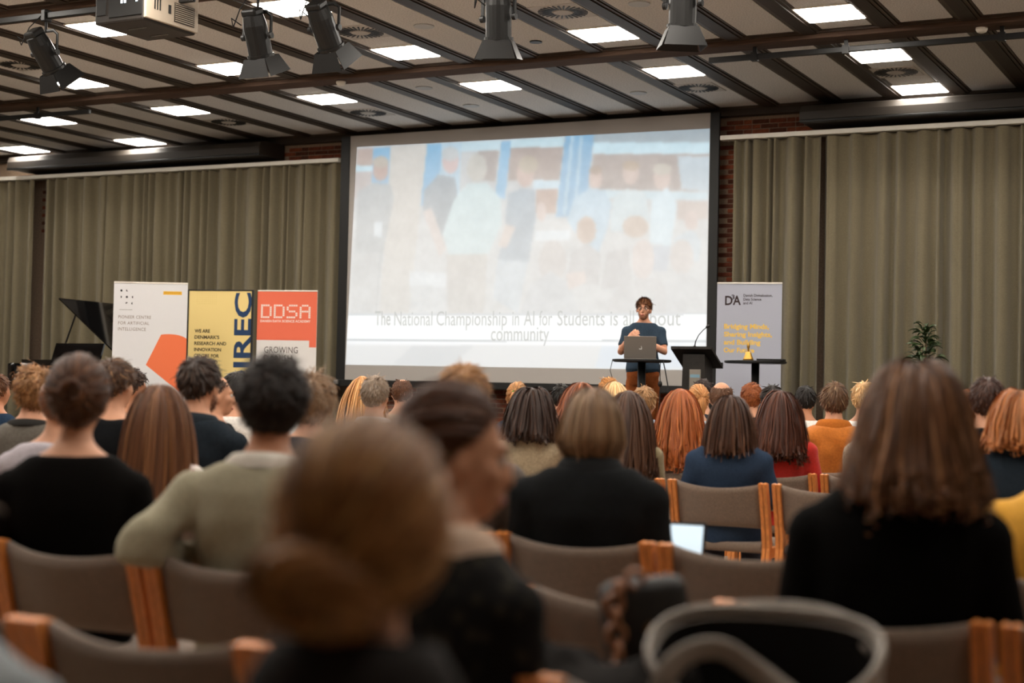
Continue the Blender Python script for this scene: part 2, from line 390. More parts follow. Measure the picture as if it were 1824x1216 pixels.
# ------------------------------------------------------------------ projection screen and slide
SLIDE=[
 ([(-0.019,-0.001),(1.002,-0.002),(1.004,0.378),(-0.012,0.333)],(206,207,205)),
 ([(0.695,-0.018),(1.002,-0.007),(1.002,0.059),(0.695,0.034)],(178,186,188)),
 ([(0.695,0.034),(1.0,0.057),(1.001,0.104),(0.696,0.083)],(206,230,238)),
 ([(0.696,0.083),(1.001,0.105),(1.0,0.261),(0.697,0.234)],(184,172,163)),
 ([(0.918,0.109),(1.001,0.115),(1.001,0.261),(0.931,0.247)],(196,208,214)),
 ([(0.464,0.005),(0.615,0.003),(0.613,0.048),(0.463,0.038)],(206,228,234)),
 ([(0.463,0.038),(0.613,0.046),(0.605,0.193),(0.46,0.184)],(186,172,162)),
 ([(0.37,0.046),(0.432,0.048),(0.424,0.182),(0.372,0.178)],(186,176,168)),
 ([(0.316,0.004),(0.435,0.005),(0.433,0.048),(0.313,0.043)],(206,226,232)),
 ([(0.0,0.007),(0.052,0.007),(0.05,0.099),(0.002,0.096)],(198,180,168)),
 ([(-0.003,0.084),(0.053,0.088),(0.05,0.115),(-0.003,0.112)],(204,228,236)),
 ([(-0.003,0.112),(0.054,0.115),(0.045,0.239),(-0.004,0.236)],(200,190,184)),
 ([(0.052,0.007),(0.105,0.006),(0.105,0.242),(0.052,0.239)],(160,196,222)),
 ([(0.108,0.002),(0.218,0.004),(0.186,0.763),(0.097,0.763)],(214,209,200)),
 ([(0.218,0.004),(0.262,0.004),(0.256,0.282),(0.206,0.279)],(156,194,222)),
 ([(0.262,0.004),(0.32,0.004),(0.32,0.253),(0.256,0.282)],(192,214,226)),
 ([(0.438,0.006),(0.466,0.006),(0.454,0.261),(0.425,0.259)],(160,196,222)),
 ([(0.617,0.0),(0.696,-0.0),(0.68,0.343),(0.599,0.35)],(156,190,216)),
 ([(0.633,-0.0),(0.642,-0.001),(0.627,0.341),(0.617,0.34)],(188,212,226)),
 ([(0.658,0.001),(0.667,0.0),(0.655,0.342),(0.646,0.342)],(188,212,226)),
 ([(0.534,0.185),(0.605,0.188),(0.603,0.226),(0.534,0.224)],(206,224,232)),
 ([(0.694,0.234),(1.0,0.266),(0.999,0.298),(0.694,0.269)],(206,224,230)),
 ([(0.541,0.225),(0.601,0.228),(0.599,0.334),(0.542,0.327)],(194,172,158)),
 ([(0.919,0.296),(0.999,0.3),(0.998,0.377),(0.92,0.374)],(204,190,180)),
 ([(0.103,0.108),(0.101,0.136),(0.092,0.155),(0.079,0.162),(0.066,0.154),(0.057,0.133),(0.053,0.105),(0.056,0.077),(0.065,0.057),(0.077,0.05),(0.09,0.059),(0.1,0.08)],(200,176,164)),
 ([(0.103,0.076),(0.1,0.089),(0.091,0.099),(0.078,0.102),(0.065,0.097),(0.056,0.086),(0.052,0.072),(0.056,0.058),(0.065,0.049),(0.077,0.046),(0.09,0.051),(0.099,0.061)],(196,186,172)),
 ([(0.009,0.204),(0.058,0.166),(0.111,0.178),(0.124,0.243),(0.099,0.487),(0.079,0.953),(0.016,0.954)],(190,192,190)),
 ([(0.007,0.484),(0.088,0.487),(0.08,0.995),(0.006,0.997)],(206,206,203)),
 ([(0.067,0.347),(0.093,0.35),(0.092,0.417),(0.067,0.413)],(226,232,234)),
 ([(0.316,0.086),(0.313,0.115),(0.304,0.136),(0.291,0.143),(0.279,0.134),(0.269,0.112),(0.265,0.082),(0.268,0.053),(0.277,0.032),(0.29,0.025),(0.303,0.034),(0.312,0.056)],(212,190,184)),
 ([(0.314,0.054),(0.311,0.071),(0.302,0.082),(0.289,0.086),(0.276,0.08),(0.267,0.067),(0.263,0.05),(0.266,0.033),(0.276,0.022),(0.288,0.018),(0.301,0.024),(0.311,0.037)],(202,204,202)),
 ([(0.213,0.216),(0.254,0.142),(0.305,0.158),(0.316,0.232),(0.288,0.357),(0.275,0.429),(0.213,0.301)],(172,178,180)),
 ([(0.214,0.306),(0.24,0.291),(0.29,0.477),(0.27,0.513)],(218,206,198)),
 ([(0.399,0.123),(0.395,0.155),(0.385,0.178),(0.371,0.185),(0.356,0.176),(0.345,0.152),(0.34,0.119),(0.344,0.087),(0.354,0.064),(0.369,0.056),(0.383,0.066),(0.394,0.09)],(204,200,190)),
 ([(0.305,0.258),(0.345,0.188),(0.398,0.187),(0.441,0.26),(0.447,0.374),(0.412,0.504),(0.297,0.505),(0.277,0.406)],(208,224,224)),
 ([(0.29,0.505),(0.41,0.502),(0.406,0.761),(0.302,0.761)],(206,201,193)),
 ([(0.535,0.158),(0.532,0.187),(0.523,0.208),(0.51,0.216),(0.497,0.207),(0.487,0.184),(0.484,0.154),(0.487,0.125),(0.496,0.103),(0.509,0.096),(0.521,0.105),(0.531,0.128)],(212,190,178)),
 ([(0.545,0.117),(0.542,0.137),(0.532,0.15),(0.518,0.155),(0.503,0.148),(0.493,0.133),(0.489,0.113),(0.492,0.094),(0.503,0.081),(0.517,0.076),(0.531,0.083),(0.541,0.098)],(198,186,168)),
 ([(0.461,0.241),(0.502,0.217),(0.539,0.23),(0.542,0.357),(0.528,0.54),(0.439,0.53),(0.456,0.425)],(176,186,192)),
 ([(0.439,0.53),(0.526,0.54),(0.502,0.763),(0.431,0.701)],(204,212,216)),
 ([(0.459,0.374),(0.488,0.386),(0.464,0.477),(0.438,0.471)],(220,206,196)),
 ([(0.722,0.19),(0.72,0.214),(0.714,0.231),(0.704,0.237),(0.695,0.23),(0.688,0.212),(0.685,0.188),(0.688,0.164),(0.694,0.146),(0.704,0.141),(0.713,0.148),(0.72,0.166)],(214,192,180)),
 ([(0.722,0.155),(0.72,0.164),(0.713,0.17),(0.704,0.172),(0.695,0.169),(0.688,0.162),(0.685,0.152),(0.688,0.144),(0.694,0.137),(0.703,0.136),(0.713,0.139),(0.719,0.146)],(186,168,152)),
 ([(0.63,0.361),(0.648,0.266),(0.691,0.228),(0.728,0.238),(0.749,0.297),(0.741,0.396),(0.718,0.505),(0.649,0.412)],(192,212,224)),
 ([(0.82,0.173),(0.817,0.197),(0.809,0.214),(0.798,0.22),(0.787,0.213),(0.779,0.195),(0.776,0.171),(0.779,0.147),(0.787,0.13),(0.798,0.124),(0.808,0.131),(0.817,0.149)],(214,194,182)),
 ([(0.821,0.142),(0.818,0.152),(0.809,0.16),(0.798,0.162),(0.786,0.158),(0.778,0.15),(0.775,0.139),(0.778,0.128),(0.786,0.12),(0.798,0.118),(0.809,0.122),(0.817,0.131)],(190,172,152)),
 ([(0.748,0.366),(0.755,0.267),(0.789,0.237),(0.836,0.252),(0.85,0.371),(0.838,0.429),(0.75,0.416)],(212,224,226)),
 ([(0.903,0.197),(0.9,0.223),(0.892,0.242),(0.881,0.248),(0.869,0.241),(0.861,0.221),(0.858,0.194),(0.861,0.167),(0.869,0.148),(0.88,0.142),(0.891,0.15),(0.9,0.17)],(214,194,182)),
 ([(0.905,0.162),(0.902,0.175),(0.893,0.184),(0.88,0.186),(0.868,0.182),(0.859,0.172),(0.855,0.159),(0.859,0.146),(0.868,0.138),(0.88,0.135),(0.892,0.139),(0.902,0.149)],(206,198,184)),
 ([(0.854,0.282),(0.895,0.235),(0.921,0.315),(0.906,0.483),(0.851,0.471)],(214,230,236)),
 ([(0.862,0.479),(0.906,0.483),(0.898,0.588),(0.857,0.587)],(196,202,208)),
 ([(0.571,0.323),(0.57,0.344),(0.565,0.36),(0.558,0.365),(0.551,0.359),(0.546,0.343),(0.544,0.322),(0.545,0.3),(0.55,0.285),(0.557,0.28),(0.564,0.286),(0.569,0.302)],(218,200,190)),
 ([(0.543,0.408),(0.64,0.404),(0.637,0.452),(0.543,0.451)],(228,234,236)),
 ([(0.71,0.41),(0.707,0.44),(0.697,0.461),(0.684,0.469),(0.67,0.46),(0.66,0.438),(0.656,0.408),(0.659,0.378),(0.669,0.356),(0.683,0.348),(0.696,0.357),(0.706,0.38)],(204,184,168)),
 ([(0.644,0.503),(0.687,0.464),(0.724,0.515),(0.719,0.644),(0.633,0.633)],(198,196,193)),
 ([(0.848,0.4),(0.844,0.424),(0.831,0.441),(0.814,0.446),(0.796,0.439),(0.784,0.421),(0.779,0.398),(0.783,0.374),(0.796,0.357),(0.813,0.351),(0.831,0.359),(0.843,0.376)],(208,190,174)),
 ([(0.742,0.505),(0.796,0.487),(0.809,0.645),(0.725,0.664)],(196,194,191)),
 ([(0.975,0.381),(0.973,0.403),(0.966,0.419),(0.958,0.424),(0.949,0.418),(0.943,0.402),(0.94,0.38),(0.942,0.358),(0.949,0.342),(0.957,0.337),(0.966,0.343),(0.972,0.359)],(214,196,186)),
 ([(0.914,0.452),(0.958,0.415),(0.984,0.464),(0.979,0.551),(0.915,0.549)],(206,216,220)),
 ([(0.632,0.542),(0.627,0.59),(0.614,0.625),(0.594,0.637),(0.575,0.624),(0.56,0.589),(0.554,0.541),(0.559,0.493),(0.573,0.458),(0.592,0.446),(0.612,0.459),(0.626,0.495)],(206,200,194)),
 ([(0.533,0.641),(0.589,0.582),(0.639,0.633),(0.671,0.763),(0.509,0.763)],(204,206,206)),
 ([(0.865,0.538),(0.861,0.581),(0.851,0.613),(0.836,0.624),(0.821,0.612),(0.81,0.58),(0.806,0.537),(0.809,0.494),(0.82,0.462),(0.835,0.451),(0.85,0.463),(0.861,0.495)],(218,205,197)),
 ([(0.75,0.704),(0.791,0.625),(0.874,0.617),(0.904,0.676),(0.899,0.763),(0.744,0.763)],(206,204,201)),
 ([(0.965,0.531),(0.962,0.568),(0.951,0.595),(0.936,0.604),(0.921,0.594),(0.909,0.567),(0.905,0.53),(0.909,0.493),(0.92,0.466),(0.935,0.456),(0.95,0.467),(0.961,0.494)],(212,203,196)),
 ([(0.892,0.646),(0.933,0.589),(0.985,0.638),(0.997,0.763),(0.899,0.763)],(208,208,206)),
 ([(0.183,0.574),(0.293,0.586),(0.292,0.646),(0.184,0.639)],(230,234,235)),
 ([(0.184,0.642),(0.292,0.649),(0.294,0.763),(0.2,0.763)],(216,218,217)),
 ([(0.632,0.593),(0.682,0.584),(0.688,0.634),(0.639,0.663)],(222,206,196)),
 ([(-0.009,0.763),(1.014,0.761),(1.014,0.771),(-0.008,0.775)],(206,210,211)),
 ([(-0.008,0.775),(1.014,0.771),(1.015,0.876),(-0.006,0.882)],(240,243,242)),
 ([(-0.006,0.882),(1.015,0.876),(1.015,0.883),(-0.006,0.893)],(204,208,208)),
 ([(-0.006,0.893),(1.015,0.883),(1.015,0.897),(-0.006,0.908)],(238,240,240)),
 ([(-0.006,0.908),(1.015,0.897),(1.015,1.021),(-0.004,1.018)],(222,223,221)),
 ([(0.202,0.909),(0.382,0.906),(0.317,1.0),(0.142,0.999)],(212,214,213)),
 ([(0.733,0.901),(0.935,0.898),(1.015,0.992),(0.716,1.0)],(216,222,226)),
]
SX0, SX1, SZ0, SZ1, SY = -12.70, -7.02, 1.36, 5.0, 19.55
scr = empty('projection_screen', ((SX0+SX1)/2, SY, SZ0), 0, 'large black-framed projection screen showing a washed-out group photo slide', 'screen')
def sl2(x, z): return (x-(SX0+SX1)/2, 0, z-SZ0)
bd = MB(); hx = (SX1-SX0)/2
link('cloth', MB().box(-hx, hx, 0, .012, 0, SZ1-SZ0).mesh('cloth'), mat('screen_cloth', (176, 170, 164), .9, .1), scr)
for nm, bx in (('border', (-hx-.15, -hx, -.02, .03, -.09, SZ1-SZ0)), ('border', (hx, hx+.13, -.02, .03, -.09, SZ1-SZ0)), ('bottom_bar', (-hx-.16, hx+.14, -.03, .04, -.10, 0.0))):
    link(nm, MB().bbox(*bx, .006).mesh(nm), M_black, scr)
link('tension_bracket', MB().bbox(-.04, .04, -.05, .02, -.03, .03, .006).mesh('tension_bracket'), M_steel, scr, (-hx-.12, -.02, -.04))
def paint_slide(nu=320, nv=188):
    u = (np.arange(nu+1))/nu; v = (np.arange(nv+1))/nv
    U, V = np.meshgrid(u, v); img = np.zeros((nv+1, nu+1, 3)); img[:] = (215, 215, 212)
    for poly, c in SLIDE:
        p = np.array(poly); inside = np.zeros(U.shape, bool); j = len(p)-1
        for i in range(len(p)):
            xi, yi = p[i]; xj, yj = p[j]
            if yi != yj:
                cond = ((yi > V) != (yj > V)) & (U < (xj-xi)*(V-yi)/(yj-yi)+xi); inside ^= cond
            j = i
        img[inside] = c
    a_ = np.interp(V, [0, .3, .7, .76, .77], [.22, .38, .58, .58, 0.])[..., None]; img = img*(1-a_)+np.array([216, 217, 214.])*a_
    # fine mottling of the photographed crowd and a soft focus
    rs = np.random.RandomState(4)
    n = rs.rand(30, 50); n2 = rs.rand(90, 150)
    def up(a): 
        yy = np.linspace(0, a.shape[0]-1.001, nv+1); xx = np.linspace(0, a.shape[1]-1.001, nu+1)
        y0 = yy.astype(int); x0 = xx.astype(int); fy = (yy-y0)[:, None]; fx = (xx-x0)[None]
        return a[y0][:, x0]*(1-fy)*(1-fx)+a[y0+1][:, x0]*fy*(1-fx)+a[y0][:, x0+1]*(1-fy)*fx+a[y0+1][:, x0+1]*fy*fx
    msk = ((V < .76)*1.)[..., None]
    img += msk*((up(n)-.5)*9+(up(n2)-.5)*9)[..., None]
    for _ in range(2):
        k = np.pad(img, ((1, 1), (1, 1), (0, 0)), 'edge')
        bl = (k[:-2, 1:-1]+k[2:, 1:-1]+k[1:-1, :-2]+k[1:-1, 2:]+2*k[1:-1, 1:-1])/6
        bandm = ((V < .75) | (V > .9))[..., None]; img = np.where(bandm, bl, img)
    img = np.clip(img/255., 0, 1); L = np.where(img <= .04045, img/12.92, ((img+.055)/1.055)**2.4)
    # corners of the lit area on the cloth (the projector's slight keystone)
    TL, TR, BR, BLc = (-12.58, 4.83), (-7.03, 4.79), (-7.03, 1.57), (-12.69, 1.58)
    X = (1-V)*((1-U)*TL[0]+U*TR[0])+V*((1-U)*BLc[0]+U*BR[0]); Z = (1-V)*((1-U)*TL[1]+U*TR[1])+V*((1-U)*BLc[1]+U*BR[1])
    co = np.stack([X-(SX0+SX1)/2, np.full_like(X, -.002), Z-SZ0], -1).reshape(-1, 3)
    W_ = nu+1; i = (np.arange(nv)[:, None]*W_+np.arange(nu)[None]).reshape(-1)
    F = np.stack([i, i+W_, i+W_+1, i+1], -1)
    me = bpy.data.meshes.new('slide'); me.from_pydata(co.tolist(), [], F.tolist())
    ca = me.color_attributes.new('slide', 'FLOAT_COLOR', 'POINT')
    rgba = np.concatenate([L.reshape(-1, 3), np.ones((len(co), 1))], 1).astype(np.float32); ca.data.foreach_set('color', rgba.ravel())
    return me
m = bpy.data.materials.new('projected_slide'); m.use_nodes = True; nt = m.node_tree; b = nt.nodes['Principled BSDF']
b.inputs['Base Color'].default_value = (*L3((176, 170, 164)), 1); b.inputs['Roughness'].default_value = .9; b.inputs['Specular IOR Level'].default_value = .1
at = nt.nodes.new('ShaderNodeVertexColor'); at.layer_name = 'slide'
mx = nt.nodes.new('ShaderNodeMix'); mx.data_type = 'RGBA'; mx.blend_type = 'SUBTRACT'; mx.inputs[0].default_value = 1
mx.clamp_result = True
nt.links.new(at.outputs[0], mx.inputs[6]); mx.inputs[7].default_value = (.30, .26, .21, 1)
nt.links.new(mx.outputs[2], b.inputs['Emission Color']); b.inputs['Emission Strength'].default_value = BEAM*.55
slide = link('slide', paint_slide(), m, scr)
M_capt = mat('caption_grey', (158, 158, 156), .9, .1)
b2 = M_capt.node_tree.nodes['Principled BSDF']; b2.inputs['Emission Color'].default_value = (.5, .52, .52, 1); b2.inputs['Emission Strength'].default_value = .33*BEAM
def caption(s, x, z, size, width, bold=0.):
    me = text_mesh(s, size, bold); vs_ = np.array([v.co for v in me.vertices]); k = width/(vs_[:, 0].max()-vs_[:, 0].min())
    for v in me.vertices: v.co = Vector((v.co.x*k, -.004, v.co.y))
    link('caption', me, M_capt, slide, (x-(SX0+SX1)/2, 0, z-SZ0))
slx = lambda u: -12.67+u*5.64
caption('The', slx(.084), 2.17, .30, .27, .003)
for wd_, ua, ub in (('National', .141, .255), ('Championship', .268, .471), ('in', .486, .505), ('AI', .520, .549), ('for', .562, .598), ('Students', .611, .738), ('is', .752, .772), ('all', .787, .815), ('about', .836, .934)):
    caption(wd_, slx(ua), 2.165, .30, 5.64*(ub-ua))
caption('community', slx(.427), 1.95, .30, 5.64*.162)

# ------------------------------------------------------------------ banners
def banner(tl, tr, ztop, h, base_rgb, label, framed=False):
    tl = Vector(tl); tr = Vector(tr); w_ = (tr-tl).length; rz = math.atan2(tr.y-tl.y, tr.x-tl.x)
    t = empty('roll_up_banner', (tl.x, tl.y, .5), rz, label, 'banner')
    t['w'] = 0; del t['w']
    zt = ztop-.5
    pm = mat('banner_%d_%d_%d' % base_rgb, base_rgb, .75, .25)
    panel = link('panel', MB().box(0, w_, -.002, .003, .07, zt-.01).mesh('panel'), pm, t)
    link('cassette', MB().bbox(-.02, w_+.02, -.07, .08, .0, .075, .012).mesh('cassette'), M_steel if not framed else M_black, t)
    link('top_rail', MB().bbox(0, w_, -.008, .012, zt-.018, zt, .003).mesh('top_rail'), M_white if not framed else M_black, t)
    link('support_pole', MB().tube([(w_/2, .03, .07), (w_/2, .012, zt)], .011, 8).mesh('support_pole'), M_steel, t)
    for s in (.12, w_-.12): link('foot', MB().bbox(s-.03, s+.03, -.16, .16, 0, .012, .003).mesh('foot'), M_black, t)
    if framed:
        for x in (-.012, w_-.006): link('side_frame', MB().bbox(x-.008, x+.020, -.012, .014, .07, zt, .003).mesh('side_frame'), M_black, t)
    return t, panel, w_, zt
def pprint(panel, me, rgb, x, z, name, layer=1):
    """flat print: mesh drawn in x,y laid on the panel"""
    vs_ = [v for v in me.vertices]
    for v in vs_: v.co = Vector((v.co.x, -.002-.0012*layer, v.co.y))
    return link(name, me, mat('ink_%d_%d_%d' % rgb, rgb, .75, .2), panel, (x, 0, z))
def fit_text(s, width, size, bold=0., space=1.):
    me = text_mesh(s, size, bold, space); xs = [v.co.x for v in me.vertices]; k = width/(max(xs)-min(xs)); x0 = min(xs)
    for v in me.vertices: v.co.x = (v.co.x-x0)*k
    return me
def poly_mesh(pts):
    me = bpy.data.meshes.new('print'); me.from_pydata([(x, y, 0) for x, y in pts], [], [tuple(range(len(pts)))]); return me
# white
t, pn, w_, zt = banner((-13.34, 15.18), (-12.51, 15.60), 2.52, 2, (222, 222, 224), 'white roll-up banner with orange shape in front of the piano')
k = w_/131./5.79   # art units (zoomed pixels) to metres
def wx(x): return (x-68)*k
def wz(y): return zt-(y-68)*k
def circ(cx, cy, r, a0=0, a1=2*math.pi, n=10): return [(cx+r*math.cos(a0+(a1-a0)*i/n), cy+r*math.sin(a0+(a1-a0)*i/n)) for i in range(n + (0 if a1-a0 > 6 else 1))]
glyphs = [(145, 160, 0, 6.29), (205, 158, 2., 5.2), (140, 225, -1.6, 1.6), (203, 225, 0, 6.29), (266, 225, 1.57, 4.71), (203, 290, .5, 3.8), (262, 290, 1.57, 4.71)]
for x, y, a0, a1 in glyphs: pprint(pn, poly_mesh(circ(0, 0, 12*k, a0, a1)), (40, 40, 44), wx(x), wz(y), 'logo_dot')
pprint(pn, poly_mesh([(0, 0), (135*k, 0), (135*k, 4*k), (0, 4*k)]), (130, 126, 120), wx(130), wz(358), 'rule_line')
pprint(pn, poly_mesh([(0, 0), (190*k, 0), (190*k, 36*k), (0, 36*k)]), (236, 186, 70), wx(577), wz(194), 'tag')
for q in range(9): pprint(pn, poly_mesh([(0, 0), (13*k, 0), (13*k, 12*k), (0, 12*k)]), (206, 150, 50), wx(588+q*19), wz(180), 'tag_mark', 2)
for i, (s, wd) in enumerate((('PIONEER CENTRE', 335), ('FOR ARTIFICIAL', 318), ('INTELLIGENCE', 285))):
    pprint(pn, fit_text(s, wd*k, 46*k, 0., 1.1), (128, 108, 96), wx(122), wz(446+i*62), 'lettering')
sh = [(565, 605), (610, 599), (650, 598), (700, 600), (745, 607), (790, 620), (828, 640), (828, 1235), (417, 918)]
pprint(pn, poly_mesh([(wx(x), wz(y)) for x, y in sh][::-1]), (238, 122, 80), 0, 0, 'orange_shape')
# yellow
t, pn, w_, zt = banner((-13.26, 16.56), (-12.38, 16.79), 2.51, 2, (236, 210, 140), 'yellow black-framed banner with dark blue vertical lettering', True)
k = w_/115./5.79
def wx(x): return (x-850)*k
def wz(y): return zt-(y-152)*k
for i, (s, wd) in enumerate((('WE ARE', 160), ("DENMARK'S", 258), ('RESEARCH AND', 332), ('INNOVATION', 280), ('CENTRE FOR', 260), ('ADVANCED', 246), ('', 0), ('TECHNOLOGY', 288))):
    if s: pprint(pn, fit_text(s, wd*k, 45*k, .0018), (70, 52, 40), wx(922), wz(572+i*60.5), 'lettering')
big = text_mesh('DIREC', 238*k, .008, 1.0)
xs = [v.co.x for v in big.vertices]; x0 = min(xs); sc = (1180-180)*k/(max(xs)-x0)
for v in big.vertices: v.co = Vector((-(v.co.y), (v.co.x-x0)*sc, 0))
pprint(pn, big, (44, 66, 100), wx(1500), wz(1180), 'vertical_lettering')
for r_ in range(6):
    for c_ in range(11): pprint(pn, poly_mesh(circ(0, 0, 2.5*k, n=6)), (196, 170, 96), wx(940+c_*20), wz(190+r_*20), 'dot')
# orange
t, pn, w_, zt = banner((-12.33, 16.83), (-11.51, 17.02), 2.51, 2, (226, 222, 218), 'orange and white banner beside the screen, with pixel lettering')
k = w_/110./2.942
def wx(x): return (x-1342)*k
def wz(y): return zt-(y-108)*k
pprint(pn, poly_mesh([(wx(x), wz(y)) for x, y in ((1342, 112), (1342, 362), (1627, 362), (1627, 396), (1665, 396), (1665, 112))]), (236, 116, 88), 0, 0, 'orange_field')
PIX = {'D': ['11110', '10001', '10001', '10001', '10001', '10001', '11110'], 'S': ['01111', '10000', '10000', '01110', '00001', '00001', '11110'], 'A': ['01110', '10001', '10001', '11111', '10001', '10001', '10001']}
for li, ch in enumerate('DDSA'):
    b_ = MB(); cw = 60*k/5; chh = 70*k/7
    for r_, row in enumerate(PIX[ch]):
        for c_, on in enumerate(row):
            if on == '1': b_.add([(c_*cw, -r_*chh, 0), (c_*cw+cw*.86, -r_*chh, 0), (c_*cw+cw*.86, -r_*chh+chh*.86, 0), (c_*cw, -r_*chh+chh*.86, 0)], [(0, 1, 2, 3)])
    pprint(pn, b_.mesh('pixel_letter'), (246, 226, 216), wx(1362+li*70), wz(190), 'pixel_letter', 2)
pprint(pn, fit_text('DANISH DATA SCIENCE ACADEMY', 272*k, 17*k, .001), (246, 226, 216), wx(1360), wz(271), 'lettering', 2)
for i, (s, wd) in enumerate((('GROWING', 182), ('DANISH', 152), ('DATA', 104), ('SCIENCE', 176))):
    pprint(pn, fit_text(s, wd*k, 46*k, 0., 1.05), (72, 58, 50), wx(1385), wz(427+i*43), 'lettering')
# grey-blue
t, pn, w_, zt = banner((-6.29, 17.85), (-5.53, 18.01), 2.61, 2, (176, 178, 190), 'grey-blue banner with yellow slogan right of the screen')
k = w_/116./4.56
def wx(x): return (x-1034)*k
def wz(y): return zt-(y-105)*k
pprint(pn, fit_text('D', 62*k, 105*k, .004), (60, 48, 48), wx(1100), wz(290), 'logo_letter')
pprint(pn, fit_text('3', 26*k, 52*k, .002), (60, 48, 48), wx(1152), wz(243), 'logo_letter')
pprint(pn, fit_text('A', 66*k, 105*k, .004), (60, 48, 48), wx(1164), wz(288), 'logo_letter')
for i, (s, wd) in enumerate((('Danish Digitalisation,', 236), ('Data Science', 146), ('and AI', 72))):
    pprint(pn, fit_text(s, wd*k, 30*k, .0008), (70, 60, 60), wx(1250), wz(222+i*31), 'lettering')
for i, (s, wd) in enumerate((('Bridging Minds,', 366), ('Sharing Insights,', 392), ('and Building', 300), ('Our Future', 250))):
    pprint(pn, fit_text(s, wd*k, 54*k, .003), (240, 198, 96), wx(1095), wz(484+i*65), 'slogan')

# ------------------------------------------------------------------ stage furniture
def bar_table(x, y, r, ztop, label):
    t = empty('bar_table', (x, y, .5), 0, label, 'table', 'black standing tables on the stage'); h = ztop-.5
    link('table_top', MB().tube([(0, 0, h-.03), (0, 0, h-.022), (0, 0, h-.004), (0, 0, h)], [r-.02, r, r, r-.006], 40).mesh('table_top'), M_black, t)
    link('column', MB().tube([(0, 0, .02), (0, 0, h-.03)], .045, 18).mesh('column', True), M_blackmetal, t)
    link('base', MB().tube([(0, 0, 0), (0, 0, .015), (0, 0, .03)], [.26, .26, .05], 30).mesh('base'), M_blackmetal, t)
bar_table(-6.57, 16.17, .33, 1.63, 'round black standing table with an open laptop on it')
bar_table(-5.50, 16.94, .35, 1.645, 'round black standing table with a brass bell on it')
# laptop on stage (rear of the lid towards the hall)
lt = empty('laptop', (-6.58, 16.14, 1.631), R(20), 'grey laptop on standing table, lid back facing the audience', 'laptop')
M_lap = mat('laptop_grey', (134, 126, 118), .45, .4, metal=.4)
link('base', MB().bbox(-.18, .18, -.02, .22, 0, .016, .005).mesh('base'), M_lap, lt)
lid = link('lid', MB().bbox(-.18, .18, -.004, .006, 0, .245, .003).mesh('lid'), M_lap, lt, (0, -.02, .016)); lid.rotation_euler = (R(12), 0, 0)
lg = [(-.02, -.012), (.014, -.016), (.018, .0), (.012, .028), (.006, .03), (.009, .004), (.004, -.006), (-.018, -.002)]
lgm = poly_mesh([(x*.9, y*.9) for x, y in lg])
for v in lgm.vertices: v.co = Vector((v.co.x, 0, v.co.y))
link('logo', lgm, mat('logo_white', (236, 236, 232), .5, .3), lid, (.005, -.0052, .11))
# cable with an inline box hanging from the table
cb = empty('hanging_cable', (-6.30, 16.05, 1.60), 0, 'thin black cable with a small box hanging from laptop table', 'cable')
link('cord', MB().tube([(0, 0, .02), (.0, -.01, -.1), (.005, -.01, -.22), (.0, 0, -.4), (-.03, 0, -.7), (-.05, .05, -1.09)], .005, 6).tube([(.03, 0, .02), (.06, 0, -.1), (.10, 0, -.3), (.14, 0, -.6), (.16, .05, -1.09)], .007, 6).mesh('cord', True), M_black, cb)
link('inline_box', MB().ell((.004, -.01, -.24), (.025, .02, .035)).mesh('inline_box', True), M_black, cb)
cb2 = link('thin_cable', MB().tube([(-6.86, 16.02, 1.63), (-6.88, 16.0, 1.5), (-6.82, 16.0, 1.32), (-6.7, 16.05, 1.2), (-6.6, 16.12, 1.12)], .004, 6).mesh('thin_cable', True), M_black, None, None, None, 'thin dark cable looping below left edge of laptop table', 'cable')
# bell
bl = empty('hand_bell', (-5.54, 16.80, 1.648), 0, 'small brass hand bell on the right standing table', 'bell')
link('bell_cup', MB().tube([(0, 0, 0), (0, 0, .02), (0, 0, .06), (0, 0, .09), (0, 0, .10)], [.062, .056, .04, .032, .01], 20).mesh('bell_cup', True), M_brass, bl)
link('handle', MB().tube([(0, 0, .09), (0, 0, .13), (0, 0, .15), (0, 0, .19), (0, 0, .2)], [.008, .01, .018, .014, .004], 12).mesh('handle', True), M_brass, bl)
fl = empty('flat_case', (-5.30, 16.9, 1.646), R(10), 'flat black folder lying on the right standing table', 'folder')
link('cover', MB().bbox(-.15, .15, -.1, .1, 0, .022, .006).mesh('cover'), M_black, fl); link('spine', MB().bbox(-.155, -.145, -.1, .1, 0, .024, .004).mesh('spine'), M_blackmetal, fl)
# lectern
le = empty('lectern', (-6.03, 16.5, .5), R(3), 'black lectern with slanted top standing right of the speaker', 'lectern')
M_lect = mat('lectern_black', (40, 36, 33), .6, .3, .15, 30)
link('column', MB().add([(-.155, -.15, 0), (.135, -.15, 0), (.135, .18, 0), (-.155, .18, 0), (-.125, -.15, 1.2), (.125, -.15, 1.2), (.125, .16, 1.1), (-.125, .16, 1.1)], [(3, 2, 1, 0), (4, 5, 6, 7), (0, 1, 5, 4), (1, 2, 6, 5), (2, 3, 7, 6), (3, 0, 4, 7)]).mesh('column'), M_lect, le)
link('base', MB().bbox(-.24, .24, -.22, .25, 0, .03, .008).mesh('base'), M_lect, le)
link('front_plate', MB().bbox(-.045, .085, -.162, -.148, .08, 1.03, .003).mesh('front_plate'), mat('plate_grey', (140, 132, 122), .5, .3), le)
link('plate_mark', MB().box(-.035, .075, -.165, -.161, .94, .975).mesh('plate_mark'), mat('mark_blue', (126, 160, 178), .6, .3), le)
n_ = [(-.25, -.21, 1.285), (.22, -.21, 1.285), (.22, .25, 1.08), (-.25, .25, 1.08)]
tp = MB().add([Vector(p) for p in n_]+[Vector(p)+Vector((0, .0, -.03)) for p in n_], [(0, 1, 2, 3), (7, 6, 5, 4), (0, 4, 5, 1), (1, 5, 6, 2), (2, 6, 7, 3), (3, 7, 4, 0)])
